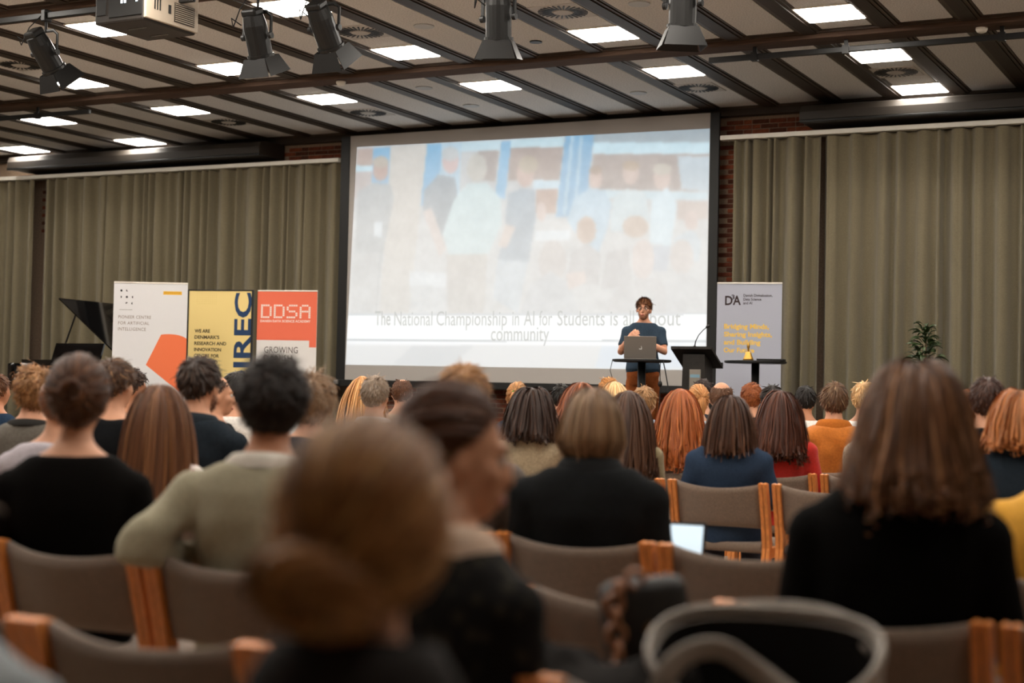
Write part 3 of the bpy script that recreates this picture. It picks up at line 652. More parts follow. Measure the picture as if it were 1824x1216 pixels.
link('reading_board', tp.mesh('reading_board'), M_lect, le)
link('stop_ledge', MB().bbox(-.25, .22, .24, .262, 1.05, 1.12, .004).mesh('stop_ledge'), M_lect, le)
mc = empty('gooseneck_microphone', (-6.0, 16.31, 1.78), 0, 'thin gooseneck microphone rising from the lectern top', 'microphone')
link('gooseneck', MB().tube([(0, 0, 0), (.01, 0, .06), (.045, 0, .13), (.10, 0, .19), (.135, 0, .215)], [.008, .006, .005, .005, .005], 8).mesh('gooseneck', True), M_blackmetal, mc)
link('capsule', MB().tube([(.13, 0, .212), (.14, 0, .219), (.165, 0, .236), (.172, 0, .24)], [.008, .017, .017, .006], 12).mesh('capsule', True), M_black, mc)
link('socket', MB().tube([(0, 0, -.012), (0, 0, .012)], .016, 12).mesh('socket'), M_blackmetal, mc)

# ------------------------------------------------------------------ grand piano
pi = empty('grand_piano', (-14.55, 16.35, .5), 0, 'black grand piano with raised lid behind the white banner', 'piano')
out = [(-.72, -.75), (.72, -.75), (.74, -.3), (.70, .1), (.52, .45), (.40, .75), (.20, .98), (-.15, 1.05), (-.5, .98), (-.70, .72)]
link('case', MB().prism(out, .72, 1.03).mesh('case'), M_gloss, pi)
kb = link('keybed', MB().bbox(-.74, .74, -1.0, -.72, .62, .76, .015).mesh('keybed'), M_gloss, pi)
link('white_keys', MB().box(-.62, .62, -.97, -.80, .76, .785).mesh('white_keys'), mat('ivory', (226, 222, 210), .3, .5), kb)
for s in (-1, 1): link('cheek', MB().bbox(s*.68-.055, s*.68+.055, -1.0, -.7, .74, .98, .03).mesh('cheek'), M_gloss, pi)
link('fallboard', MB().box(-.62, .62, -.03, .0, 0, .17, M=Matrix.Translation((0, -.77, .79)) @ Matrix.Rotation(R(-14), 4, 'X')).mesh('fallboard'), M_gloss, pi)
for x, y in ((-.6, -.65), (.6, -.65), (0, .75)): link('leg', MB().tube([(x, y, .0), (x, y, .08), (x, y, .1), (x, y, .72)], [.03, .03, .055, .085], 4).mesh('leg'), M_gloss, pi)
link('pedal_lyre', MB().bbox(-.1, .1, -.62, -.56, .08, .72, .01).bbox(-.14, .14, -.66, -.54, .06, .14, .01).mesh('pedal_lyre'), M_gloss, pi)
# lid hinged on the right-hand long side, free edge raised to the left
hin = Matrix.Translation((.62, 0, 1.04)) @ Matrix.Rotation(R(37), 4, 'Y') @ Matrix.Translation((-.62, 0, 0))
link('lid', MB().prism([(x*1.02, y) for x, y in out if y > -.4]+[(-.74, -.36)], 0, .02, M=hin).mesh('lid'), M_gloss, pi)
link('lid_prop', MB().tube([(-.66, -.1, 1.03), (-.36, -.1, 1.74)], .012, 8).mesh('lid_prop'), M_blackmetal, pi)
link('music_desk', MB().box(-.42, .42, -.012, .012, 0, .24, M=Matrix.Translation((0, -.5, 1.03)) @ Matrix.Rotation(R(-20), 4, 'X')).mesh('music_desk'), M_gloss, pi)

# ------------------------------------------------------------------ potted plant
pp = empty('potted_plant', (-3.66, 17.2, .5), 0, 'bushy dark green potted plant against the right curtain', 'potted plant')
link('pot', MB().tube([(0, 0, 0), (0, 0, .02), (0, 0, .36), (0, 0, .38), (0, 0, .34)], [.13, .15, .19, .2, .16], 24).mesh('pot'), mat('pot_grey', (74, 70, 66), .7, .3), pp)
link('trunk', MB().tube([(0, 0, .3), (.02, .01, .7), (-.01, .02, 1.05), (.01, 0, 1.4)], [.025, .02, .016, .008], 8).mesh('trunk', True), mat('bark', (84, 66, 48), .9, .2), pp)
lv = MB(); ln = 8
prof = [(0, .003), (.12, .02), (.3, .036), (.5, .042), (.7, .034), (.88, .016), (1, .002)]
for t_, w0 in prof:
    x = t_*.2; z = .05*math.sin(t_*2.4)-.06*t_*t_
    lv.v += [(x, -w0, z), (x, 0, z-.008), (x, w0, z)]
for i in range(len(prof)-1):
    for j in range(2): lv.f.append((i*3+j, (i+1)*3+j, (i+1)*3+j+1, i*3+j+1)); lv.mi.append(0)
lfm = evalmesh(lv.mesh('leaf', True), [('SOLIDIFY', dict(thickness=.0015))])
lfm.materials.append(mat('leaf_green', (50, 66, 34), .4, .5, .35, 8))
for i in range(170):
    z = .75+.80*(i/170)**.8; a = i*2.399; t_ = (z-.75)/.8; sp = .05+.08*math.sin(math.pi*min(1, t_+.15))
    o = link('leaf', lfm, None, pp, (sp*math.cos(a)*rnd.uniform(.3, 1.2), sp*math.sin(a)*rnd.uniform(.3, 1.2), z+rnd.uniform(-.06, .04)))
    o.rotation_euler = (rnd.uniform(-.5, .5), rnd.uniform(-.75, .35), a+rnd.uniform(-.4, .4)); s_ = rnd.uniform(.55, .95)*(1.05-.3*t_); o.scale = (s_,)*3

# ------------------------------------------------------------------ projector and stage spotlights
pr = empty('ceiling_projector', (-9.68, 11.36, 4.56), R(-2), 'large dark projector with pale vented side hanging from the ceiling', 'projector')
M_pale = mat('projector_pale', (178, 164, 146), .6, .3)
link('body', MB().bbox(-.31, .29, -.36, .36, 0, .36, .02).mesh('body'), mat('projector_dark', (44, 39, 35), .55, .35), pr)
sp_ = link('side_cover', MB().bbox(.285, .315, -.36, .36, .02, .36, .008).mesh('side_cover'), M_pale, pr)
link('vent_grille', MB().box(.312, .321, .02, .30, .06, .24).mesh('vent_grille'), mat('grille_dark', (70, 62, 54), .6, .3), sp_)
for i in range(9): link('vent_slat', MB().box(.319, .326, .03, .29, .07+i*.019, .076+i*.019).mesh('vent_slat'), M_pale, sp_)
for i in range(3): link('vent_slot', MB().box(.312, .318, -.25+i*.035, -.235+i*.035, .12, .27).mesh('vent_slot'), M_black, sp_)
link('port', MB().box(.312, .319, -.06, -.025, .12, .2).mesh('port'), M_black, sp_)
link('rear_panel', MB().bbox(-.13, .27, -.37, -.355, .05, .34, .004).mesh('rear_panel'), M_black, pr)
link('rear_vent', MB().bbox(-.28, -.17, -.37, -.355, .08, .32, .004).mesh('rear_vent'), M_black, pr)
M_blue = emit('status_blue', (.25, .6, .9), .35)
for x in (.02, .06, .2): link('status_light', MB().box(x, x+.022, -.376, -.369, .17, .2).mesh('status_light'), M_blue, pr)
link('lens', MB().tube([(0, .34, .18), (0, .42, .18), (0, .44, .18)], [.09, .09, .075], 24).mesh('lens'), M_black, pr)
for x, y in ((-.2, 0), (.2, 0)): link('mount_rod', MB().tube([(x, y, .35), (x, y, .72)], .018, 10).mesh('mount_rod'), M_blackmetal, pr)
for i in range(2): link('base_slot', MB().box(-.12, .1, -.12+i*.3, -.105+i*.3, -.006, .002).mesh('base_slot'), M_steel, pr)

def spotlight(x, z, tilt, turn, label, y=11.45):
    t = empty('stage_spotlight', (x, y, z), 0, label, 'spotlight', 'stage spotlights on the lighting rails')
    hd = empty('lamp_head', (0, 0, 0)); hd.parent = t; hd.rotation_euler = (R(tilt), 0, R(turn))
    # head axis is +y, mouth at +y
    link('housing', MB().tube([(0, -.2, 0), (0, -.19, 0), (0, -.10, 0), (0, .16, 0), (0, .17, 0)], [.07, .095, .11, .11, .115], 20).mesh('housing'), M_blackmetal, hd)
    link('rear_cap', MB().bbox(-.08, .08, -.255, -.185, -.075, .075, .02).mesh('rear_cap'), M_blackmetal, hd)
    link('front_ring', MB().tube([(0, .16, 0), (0, .185, 0)], .125, 20).mesh('front_ring'), M_steel if False else M_blackmetal, hd)
    link('glass', MB().disc((0, .187, 0), .1, 20, (0, 1, 0), .004).mesh('glass'), mat('lens_glass', (60, 64, 66), .1, .6), hd)
    for a in range(4):
        Mr = Matrix.Rotation(a*math.pi/2, 4, 'Y') @ Matrix.Translation((0, .185, .115)) @ Matrix.Rotation(R(22), 4, 'X')
        wv = .11 if a % 2 else .115
        b_ = MB().prism([(-wv, 0), (wv, 0), (wv*1.45, .17), (-wv*1.45, .17)], -.002, .002, M=Mr)
        link('barn_door', b_.mesh('barn_door'), M_blackmetal, hd)
    link('yoke', MB().tube([(-.15, .0, -.02), (-.15, 0, .18), (-.1, 0, .22), (.1, 0, .22), (.15, 0, .18), (.15, 0, -.02)], [(.006, .018)]*6, 8, flat=(0, 1, 0)).mesh('yoke'), M_blackmetal, t)
    for s in (-1, 1): link('yoke_knob', MB().disc((s*.15, 0, 0), .03, 12, (1, 0, 0), .03).mesh('yoke_knob'), M_black, t)
    link('hook_clamp', MB().tube([(0, 0, .21), (0, 0, 4.84-z-.02)], .014, 8).bbox(-.03, .03, -.05, .05, 4.84-z-.06, 4.84-z+.06, .01).mesh('hook_clamp'), M_blackmetal, t)
    link('power_lead', MB().tube([(0, -.24, .05), (-.05, -.32, .1), (-.12, -.2, .05), (-.14, -.08, .25), (-.05, -.02, 4.84-z)], .006, 6).mesh('power_lead', True), M_black, t)
spotlight(-11.02, 4.47, -52, -12, 'leftmost black stage spotlight with barn doors, left of projector')
spotlight(-8.47, 4.42, -68, 0, 'black stage spotlight with barn doors, second from the left')
spotlight(-7.74, 4.43, -55, -4, 'black stage spotlight with barn doors, third from the left')
spotlight(-6.0, 4.37, -80, 18, 'black stage spotlight with barn doors hanging above the screen middle')
spotlight(-4.36, 4.33, -86, 30, 'rightmost black stage spotlight with barn doors')

# ------------------------------------------------------------------ chairs
def make_chair():
    t = empty('wooden_chair', (0, 0, 0))
    t.empty_display_size = .05
    HW = .262
    def post(sx):
        b = MB(); path = [(-.03, 0), (.03, .22), (.075, .43), (.055, .55), (.015, .69), (-.015, .785)]
        for k in (-1, 1):
            for i in range(len(path)-1):
                (y0, z0), (y1, z1) = path[i], path[i+1]; x0 = sx*HW+k*.0120-.0098; x1 = x0+.0196; d = .026
                v = [(x0, y0-d, z0), (x1, y0-d, z0), (x1, y0+d, z0), (x0, y0+d, z0), (x0, y1-d, z1), (x1, y1-d, z1), (x1, y1+d, z1), (x0, y1+d, z1)]
                f = [(0, 1, 5, 4), (1, 2, 6, 5), (2, 3, 7, 6), (3, 0, 4, 7)]
                if i == 0: f.append((3, 2, 1, 0))
                if i == len(path)-2:
                    top = (z1+.007); c = ((x0+x1)/2, y1, top); v.append(c); f += [(4, 5, 8), (5, 6, 8), (6, 7, 8), (7, 4, 8)]
                b.add(v, f)
        return b.mesh('back_post')
    for s in (-1, 1):
        link('back_post', post(s), M_wood, t)
        link('front_leg', MB().bbox(s*HW-.02, s*HW+.02, .46, .50, 0, .44, .005).mesh('front_leg'), M_wood, t)
        link('side_rail', MB().bbox(s*HW-.012, s*HW+.012, .06, .48, .37, .43, .004).mesh('side_rail'), M_wood, t)
    # upholstered back, bowed backwards with a sagging top edge
    nu, nv = 14, 6; V = []; F = []
    for side in (0, 1):
        for j in range(nv+1):
            for i in range(nu+1):
                u = -1+2*i/nu; vv = j/nv; a = 1-u*u
                z = .53+(.785-.028*a-.53)*vv + .006*a*(1-vv)
                y = .06-.075*vv*.95-.042*a + (.0 if side == 0 else .034)
                if vv == 1: y += (.006 if side == 0 else -.006); z -= .004
                if vv == 0: y += (.006 if side == 0 else -.006); z += .004
                V.append((u*(HW-.022), y, z))
    W_ = nu+1; n1 = W_*(nv+1)
    for j in range(nv):
        for i in range(nu):
            q = j*W_+i
            F += [(q, q+1, q+W_+1, q+W_), (n1+q, n1+q+W_, n1+q+W_+1, n1+q+1)]
    for i in range(nu):
        q = nv*W_+i; F.append((q, q+1, n1+q+1, n1+q)); F.append((i+1, i, n1+i, n1+i+1))
    for j in range(nv):
        q = j*W_; F.append((q+W_, n1+q+W_, n1+q, q)); q += nu; F.append((q, n1+q, n1+q+W_, q+W_))
    b = MB(); b.v = V; b.f = F; b.mi = [0]*len(F)
    link('backrest', b.mesh('backrest', True), M_uphol, t)
    link('seat', MB().bbox(-HW+.02, HW-.02, .05, .50, .40, .455, .018).mesh('seat', True), M_uphol, t)
    return t
chair_proto = make_chair(); chair_used = [False]
def chair(x, y, label, group='wooden stacking chairs in rows', rz=0):
    o = chair_proto if not chair_used[0] else copy_tree(chair_proto)
    chair_used[0] = True
    o.location = (x, y, 0); o.rotation_euler = (0, 0, rz); o['label'] = label; o['category'] = 'chair'; o['group'] = group
    return o

# ------------------------------------------------------------------ people
def skinmat(rgb): return mat('skin_%d_%d_%d' % rgb, rgb, .55, .35, .08, 14)
SK_FAIR, SK_TAN, SK_DEEP = (206, 150, 118), (186, 126, 92), (120, 78, 56)
def remesh(b, voxel, smooth=6):
    me = b.mesh('m')
    return evalmesh(me, [('REMESH', dict(mode='VOXEL', voxel_size=voxel)), ('SMOOTH', dict(factor=.5, iterations=smooth))])
def smooth_all(me):
    me.polygons.foreach_set('use_smooth', [True]*len(me.polygons)); me.update(); return me
def displace(me, fn):
    n = len(me.vertices); co = np.empty(n*3, np.float32); no = np.empty(n*3, np.float32)
    me.vertices.foreach_get('co', co); me.vertices.foreach_get('normal', no)
    co = co.reshape(-1, 3); no = no.reshape(-1, 3); co = co+no*fn(co, no)[:, None]
    me.vertices.foreach_set('co', co.ravel().astype(np.float32)); me.update()
def folds(seed, amp, fx=34., fz=14.):
    rs = np.random.RandomState(seed); ph = rs.rand(8)*6.28
    def f(co, no):
        x, y, z = co.T
        a = np.sin(fx*x+fz*z*1.3+ph[0]+1.5*np.sin(9*z+ph[1])) + np.sin(-fx*.8*x+fz*z*1.8+ph[2]+1.3*np.sin(11*x+ph[3])) + .7*np.sin(26*y+30*z+ph[4])
        env = .5+.5*np.sin(7*x+5*z+ph[5])*np.sin(9*z-3*x+ph[6])
        return amp*a*env*.6
    return f
def headM(c, yaw, pitch=0, roll=0): return Matrix.Translation(c) @ Matrix.Rotation(yaw, 4, 'Z') @ Matrix.Rotation(pitch, 4, 'X') @ Matrix.Rotation(roll, 4, 'Y')
def add_head(b, M, fine=False, fem=False):
    nu, nv = (26, 16) if fine else (18, 11)
    def E(c, r, rot=None):
        m3 = M.to_3x3() @ (rot or Matrix.Identity(3)); b.ell(M @ Vector(c), r, m3.to_4x4(), nu, nv)
    E((0, -.012, .022), (.076, .093, .098)); E((0, .022, -.03), (.061, .07, .082)); E((0, .052, -.088), (.034, .034, .026))
    E((0, .03, -.07), (.05 if not fem else .046, .05, .042))
    E((0, .078, .022), (.05, .02, .014)); 
    E((0, .088, -.018), (.013, .022, .03), Matrix.Rotation(R(-18), 3, 'X')); E((0, .104, -.034), (.017, .014, .012))
    E((0, .086, -.066), (.025, .014, .008)); E((0, .084, -.078), (.022, .014, .008))
    for s in (-1, 1):
        E((s*.04, .055, -.022), (.026, .028, .024))
        E((s*.079, -.006, -.012), (.009, .02, .033), Matrix.Rotation(s*R(22), 3, 'Z') @ Matrix.Rotation(R(-8), 3, 'X'))
def add_torso(b, k=1., g=0., fem=False, top=1.13, neck=1., lean=0.):
    """k width factor, g garment offset"""
    secs = [(.43, .05, .155, .115), (.49, .048, .18, .125), (.58, .03, .168, .118), (.68, .0, .15 if not fem else .138, .112), (.78, -.018, .158, .112), (.87, -.03, .172, .116), (.935, -.034, .176, .104), (.985, -.032, .158, .088), (1.02, -.028, .115, .074), (1.045, -.022, .075, .064), (1.075, -.012, .056*neck, .058), (1.13, .005, .053*neck, .058)]
    out = []
    for z, cy, rx, ry in secs:
        if z > top: break
        kk = k if z < 1.03 else 1.
        out.append((z+(g*.5 if z > .9 else 0), lean*max(0, z-.5), cy, rx*kk+g, ry*(.5+.5*kk)+g))
    b.loft(out, 26)
ARMS = {'lap': [((.178, -.03, .918), (.215, -.01, .70), (.11, .26, .63)), ],
        'wide': [((.178, -.03, .918), (.235, -.02, .70), (.14, .26, .64))],
        'cross': [((.178, -.03, .918), (.25, .04, .74), (.02, .24, .74))]}
def arm_pts(side, pose, k, sh=None):
    a = pose if not isinstance(pose, str) else ARMS[pose][0]
    return [Vector((side*p[0]*(k if i < 2 else 1), p[1], p[2])) for i, p in enumerate(a)]
def add_hand(b, W, D, N, side, fine=True, curl=.9, spread=.18):
    """hand: wrist W, direction D, back-of-hand normal N"""
    D = Vector(D).normalized(); N = (Vector(N)-D*Vector(N).dot(D)).normalized(); S = D.cross(N)*side
    W = Vector(W)
    b.tube([W-D*.02, W+D*.02, W+D*.06, W+D*.088], [(.026, .019), (.032, .018), (.041, .016), (.039, .014)], 12, flat=S)
    ln = [.068, .078, .073, .056]
    for i in range(4):
        o = W+D*.085+S*(.03-.02*i); dd = (D+S*spread*(.5-i/3.)).normalized(); L = ln[i]; p = [o-dd*.01]; ang = 0
        cur = o.copy()
        for q, fr in enumerate((.45, .32, .23)):
            ang += curl*(.55 if q == 0 else .75)
            v = dd*math.cos(ang)-N*math.sin(ang); cur = cur+v*L*fr; p.append(cur.copy())
        b.tube(p, [.0095, .009, .0082, .0066], 8)
    tb = W+D*.03+S*.03
    b.tube([tb-S*.012, tb+S*.012+D*.022-N*.006, tb+S*.018+D*.05-N*.018, tb+S*.012+D*.07-N*.028], [.014, .012, .0105, .008], 8)
def add_arm(b, pts, rad, g=0., t_end=1.):
    sh, el, wr = pts; P = []; Rr = []
    for t in (0, .12, .3, .5):
        P.append(sh.lerp(el, t*2)); 
    P = [sh, sh.lerp(el, .35), sh.lerp(el, .75), el, el.lerp(wr, .3), el.lerp(wr, .7), wr]
    rr = [.062, .052, .045, .043, .043, .034, .026]
    if t_end < 1: P = P[:3]; rr = rr[:3]; P[2] = sh.lerp(el, t_end*1.0); rr[2] = .05
    b.tube(P, [r*rad+g for r in rr], 12); b.ell(sh, (.066*rad+g,)*3, None, 12, 8)
def add_legs(b, g=0., k=1., t_end=1.):
    for s in (-1, 1):
        P = [(s*.085, .03, .505), (s*.1, .2, .52), (s*.11, .40, .505), (s*.112, .45, .44), (s*.11, .43, .25), (s*.11, .40, .09)]
        b.tube(P, [.088*k+g, .08*k+g, .062*k+g, .058+g, .052+g, .04+g], 12)
def foot_mb(s):
    b = MB()
    b.tube([(s*.11, .36, .05), (s*.112, .46, .045), (s*.115, .56, .03), (s*.115, .61, .025)], [(.038, .045), (.045, .042), (.045, .028), (.03, .02)], 12, flat=(1, 0, 0))
    return b

# ---- hair
HE = np.array([.081, .099, .105]); HC = np.array([0, -.011, .019])
M_hair = bpy.data.materials.new('hair'); M_hair.use_nodes = True
_n = M_hair.node_tree; _b = _n.nodes['Principled BSDF']; _a = _n.nodes.new('ShaderNodeVertexColor'); _a.layer_name = 'strand'
_n.links.new(_a.outputs[0], _b.inputs['Base Color']); _b.inputs['Roughness'].default_value = .45; _b.inputs['Specular IOR Level'].default_value = .28
_b.inputs['Sheen Weight'].default_value = .0
def thr(az, recede=0., nape=0.):
    return np.interp(np.abs(az), [0, .8, 1.35, 1.75, 2.3, math.pi], [-.86+nape, -.74+nape, -.42+nape*.5, .02, .42+recede, .62+recede])
def sphere_dirs(n, rs):
    i = np.arange(n)+.5; z = 1-2*i/n; a = i*2.399963+rs.rand(n)*.4; r = np.sqrt(1-z*z)
    return np.stack([r*np.cos(a), r*np.sin(a), z], -1)
def unit(v): return v/np.maximum(np.linalg.norm(v, axis=-1, keepdims=True), 1e-9)
def body_push(p, drop):
    """keep strands outside neck, shoulders and back (head-local metres)"""
    z = p[:, 2]+drop
    rx = np.interp(-z, [.10, .14, .19, .24, .32], [.05, .062, .14, .19, .2]); ry = np.interp(-z, [.10, .15, .2, .26, .34, .5], [.055, .062, .085, .115, .13, .13]); cy = np.interp(-z, [.1, .2, .3], [-.02, -.055, -.06])
    q = np.sqrt((p[:, 0]/rx)**2+((p[:, 1]-cy)/ry)**2); ins = (q < 1.02) & (z < -.09)
    s = np.where(ins, 1.02/np.maximum(q, .05), 1.)
    newy = cy+(p[:, 1]-cy)*s; newx = np.where(p[:, 1] < cy+.03, p[:, 0], p[:, 0]*np.minimum(s, 3.))
    yy = np.where(ins, np.where(p[:, 1] < cy+.03, np.minimum(newy, cy-ry*np.sqrt(np.maximum(.02, 1-np.minimum(1, (p[:, 0]/rx)**2)))), newy), p[:, 1])
    p = p.copy(); p[:, 0] = np.where(ins, newx, p[:, 0]); p[:, 1] = yy; return p
def hair(spec, quality, seed):
    """strand ribbons on a scalp cap, one mesh in head-local space"""
    rs = np.random.RandomState(seed); st = spec.get('style', 'short'); n0 = {0: 800, 1: 1700, 2: 3600}[quality]; seg = {0: 5, 1: 6, 2: 8}[quality]
    wd = {0: .010, 1: .0065, 2: .005}[quality]*spec.get('w', 1.)*(.75 if st in ('short', 'curly') else 1.)
    d = sphere_dirs(int(n0*1.7*spec.get('dens', 1.5 if st in ('short', 'curly') else 1.)), rs); az = np.arctan2(d[:, 0], -d[:, 1])
    keep = d[:, 2] > thr(az, spec.get('recede', 0.), spec.get('nape', 0.))+rs.rand(len(d))*.05
    if spec.get('bald'):   # horseshoe of hair
        top = np.sqrt((d[:, 0]*.9)**2+((d[:, 1]-.15)*.75)**2) < spec['bald']
        keep &= ~((d[:, 2] > .25) & top)
    d = d[keep]; n = len(d); E = HE
    nrm = unit(d/E); p0 = HC+E*d*1.005
    t = rs.rand(n, 1)*spec.get('vol', .12)+.015
    paths = []
    L = spec.get('len', .04)*(1-.35*rs.rand(n, 1)*spec.get('lvar', 1.))
    def tang(v, nn): return v-nn*np.sum(v*nn, -1, keepdims=True)
    if st in ('short', 'curly'):
        crown = np.array(spec.get('crown', (0.15, -.42, .9)))
        fl = unit(tang(d-crown*.9, nrm)+tang(np.array(spec.get('comb', (0, .25, -.25)))[None], nrm))
        lift = .75*spec.get('lift', .3)*np.interp(d[:, 2], [-.7, .2, .9], [.25, .7, 1.3])[:, None]
        nz = rs.randn(n, 3)*spec.get('mess', .18)
        v = unit(fl+nrm*lift+nz); p = p0.copy(); Lz = L*np.interp(d[:, 2], [-.8, -.2, .5], spec.get('fade', [.35, .6, 1.]))[:, None]
        if st == 'curly': seg += 3
        paths.append(p)
        for k in range(seg):
            v = unit(v+fl*.12+np.array([0, 0, -.10])+rs.randn(n, 3)*spec.get('kink', .05)*(.45 if st == 'curly' else 1.)); p = p+v*Lz/seg
            q = (p-HC)/(E*1.012); r = np.linalg.norm(q, axis=1, keepdims=True); p = np.where(r < 1, HC+E*1.012*q/r, p); paths.append(p)
        if st == 'curly':
            e1 = unit(np.cross(nrm, rs.randn(n, 3))); e2 = np.cross(nrm, e1); ph = rs.rand(n, 1)*6.28; am = spec.get('curl', .009)*(.6+.8*rs.rand(n, 1)); tn = spec.get('turns', 1.7)
            for k in range(len(paths)):
                s_ = k/(len(paths)-1); paths[k] = paths[k]+(e1*np.sin(6.28*tn*s_+ph)+e2*np.cos(6.28*tn*s_+ph)-e1*np.sin(ph)-e2*np.cos(ph))*am*min(1, s_*2.5)
    elif st in ('long', 'bob'):
        part = spec.get('part', 0.); sx = np.where(d[:, :1] > part, 1., -1.)
        pw_ = np.clip((d[:, 2:3]-.1)/.6, 0, 1)*np.clip((d[:, 1:2]+.45)/.6, 0, 1)
        v = unit(tang(np.concatenate([sx*(.5+.3*rs.rand(n, 1))*pw_+d[:, :1]*.35, spec.get('back', -.35)*(.4+pw_), -.3-.6*(1-pw_)], 1), nrm)+nrm*.2)
        p = p0.copy(); paths.append(p); zend = spec.get('zend', -.3)+rs.randn(n, 1)*spec.get('ragged', .02); fr = np.zeros((n, 1))
        ph = rs.rand(n, 1)*6.28; clump = np.floor((np.arctan2(d[:, :1], -d[:, 1:2])+3.14)*spec.get('clumps', 7))*1.7; ph = clump+ph*.25
        Lm = (.33+np.maximum(0, -spec.get('zend', -.3)))*1.0
        for k in range(seg*2 if quality else seg+5):
            kk = seg*2 if quality else seg+5
            q = (p-HC)/E; above = (q[:, 2:3] > -.25)
            out = unit(np.concatenate([q[:, :2], np.zeros((n, 1))], 1))
            v = unit(v*.62+.4*np.array([0, 0, -1.])+out*spec.get('flare', .03)*(~above)+out*.04*above+np.array([0, spec.get('sweep', -.06), 0]))
            step = Lm/kk*(1+.0*t); pn_ = p+v*step
            q = (pn_-HC)/(E*(1+t)); r = np.linalg.norm(q, axis=1, keepdims=True); pn_ = np.where(r < 1, HC+E*(1+t)*q/r, pn_)
            pn_ = body_push(pn_, 0.)
            v = unit(pn_-p)*.9+v*.1
            stop = pn_[:, 2:3] < zend; pn_ = np.where(stop, p, pn_); p = pn_; paths.append(p)
        # waves
        am = spec.get('wave', 0.)
        if am:
            m_ = len(paths)
            for k in range(m_):
                s_ = k/m_; ramp = np.clip((s_-.15)*2, 0, 1); f = spec.get('freq', 3.)
                paths[k] = paths[k]+np.concatenate([np.sin(6.28*f*s_+ph), np.cos(6.28*f*s_+ph*1.3), .3*np.sin(6.28*f*s_+ph*.7)], 1)*am*ramp
        cl = spec.get('inward', 0.)
        if cl:
            for k in range(len(paths)):
                z = paths[k][:, 2:3]; w_ = np.clip((spec.get('zend', -.15)+.06-z)/.06, 0, 1); paths[k] = paths[k]*np.concatenate([1-cl*w_, 1-cl*w_, np.ones_like(w_)], 1)
    elif st in ('tied', ):
        T = unit(np.array(spec.get('tie', (0, -.9, .1)))); dot = np.clip(d@T, -1, 1); om = np.arccos(dot)[:, None]; so = np.maximum(np.sin(om), 1e-4)
        m_ = seg+2
        for k in range(m_+1):
            s_ = k/m_*.97; dd = (np.sin((1-s_)*om)*d+np.sin(s_*om)*T)/so; dd = unit(dd)
            bulge = 1+t*(.5+.9*math.sin(math.pi*min(1, s_*1.1)))+.012
            wob = rs.randn(n, 3)*.0012*spec.get('mess', 1.)
            paths.append(HC+E*dd*bulge+wob)
    P = np.stack(paths, 1)      # n, m, 3
    # locks: strands gather towards a neighbouring guide strand
    G = max(20, n//spec.get('lock', 14)); gi = rs.choice(n, G, replace=False); near = gi[np.argmin(((d[:, None]-d[gi][None])**2).sum(-1), 1)]
    mm = P.shape[1]; sg = np.linspace(0, 1, mm)[None, :, None]; cs = spec.get('clump', .5 if st in ('long', 'bob') else .35)*np.clip(sg*1.4, 0, 1)*(.5+.7*rs.rand(n, 1, 1))
    if st != 'tied': P = P*(1-cs)+(P[near]+(P[:, :1]-P[near][:, :1])*.35)*cs
    fly = (rs.rand(n, 1, 1) < .05)*sg**1.5; P = P+fly*(unit(P-HC)*.012+rs.randn(n, 1, 3)*.008)
    allP = [P]; _cid = [np.zeros(n)]
    tp = HC+E*unit(np.array(spec.get('tie', (0, -.9, .1))))*1.06
    if spec.get('tail'):        # ponytail hanging from the tie
        nt_ = max(200, n//4); m_ = P.shape[1]; Lt = spec['tail']; th = rs.rand(nt_)*6.28; rr = np.sqrt(rs.rand(nt_))*spec.get('tailr', .02); Q = []
        od = unit(tp-HC)*.045
        for k in range(m_):
            s_ = k/(m_-1); wid = (.35+1.1*math.sin(math.pi*min(.95, s_*.8+.08)))
            c = tp+od*math.sin(min(1, s_*3)*1.57)+np.array([spec.get('tx', 0)*s_, -.02*s_, -Lt*s_**1.15+.01*math.sin(s_*9)])
            off = np.stack([np.cos(th)*rr*wid, np.sin(th)*rr*wid*.7, rs.randn(nt_)*.002], -1); Q.append(c+off+np.array([.004*math.sin(s_*14), 0, 0])*spec.get('twave', 1))
        Q = np.stack(Q, 1); Q = np.stack([body_push(Q[:, k], 0.) for k in range(m_)], 1)
        allP.append(Q); _cid.append(np.ones(nt_))
    if spec.get('bun'):         # coiled bun: strands wound round the tie
        nb_ = max(260, n//3); m_ = P.shape[1]; rb = spec['bun']; ax = unit(tp-HC); a1 = unit(np.cross(ax, [0.2, 0, 1.])); a2 = np.cross(ax, a1); Q = []
        th = rs.rand(nb_)*6.28; ph = rs.rand(nb_)*6.28; rm = np.sqrt(rs.rand(nb_)*.7+.3)*rb*.42; tw = spec.get('twist', 1.4)
        bx = np.array(spec.get('bunshape', (1., 1.)))
        for k in range(m_):
            u = th+1.9*k/(m_-1); w_ = ph+tw*k/(m_-1)*2
            cr = rb*.6+rm*np.cos(w_); hh = rm*np.sin(w_)*1.2
            Q.append(tp+ax*rb*.35+np.cos(u)[:, None]*a1*(cr*bx[0])[:, None]+np.sin(u)[:, None]*a2*(cr*bx[1])[:, None]+ax*hh[:, None])
        allP.append(np.stack(Q, 1)); _cid.append(np.ones(nb_))
        nf = nb_//2; Q = []; th = rs.rand(nf)*6.28       # filling of the bun's middle
        for k in range(m_):
            u = th+1.2*k/(m_-1); cr = rb*.3*rs.rand(nf)**.3; Q.append(tp+ax*(rb*.75)+np.cos(u)[:, None]*a1*cr[:, None]+np.sin(u)[:, None]*a2*cr[:, None])
        allP.append(np.stack(Q, 1)); _cid.append(np.ones(nf))
    P = np.concatenate(allP); n, m_ = P.shape[:2]
    T_ = np.gradient(P, axis=1); T_ = unit(T_+1e-7)
    O = (P-HC)/HE**2; low = P[..., 2:3] < -.05; O = np.where(low, O*np.array([1, 1, .1]), O); O = unit(O)
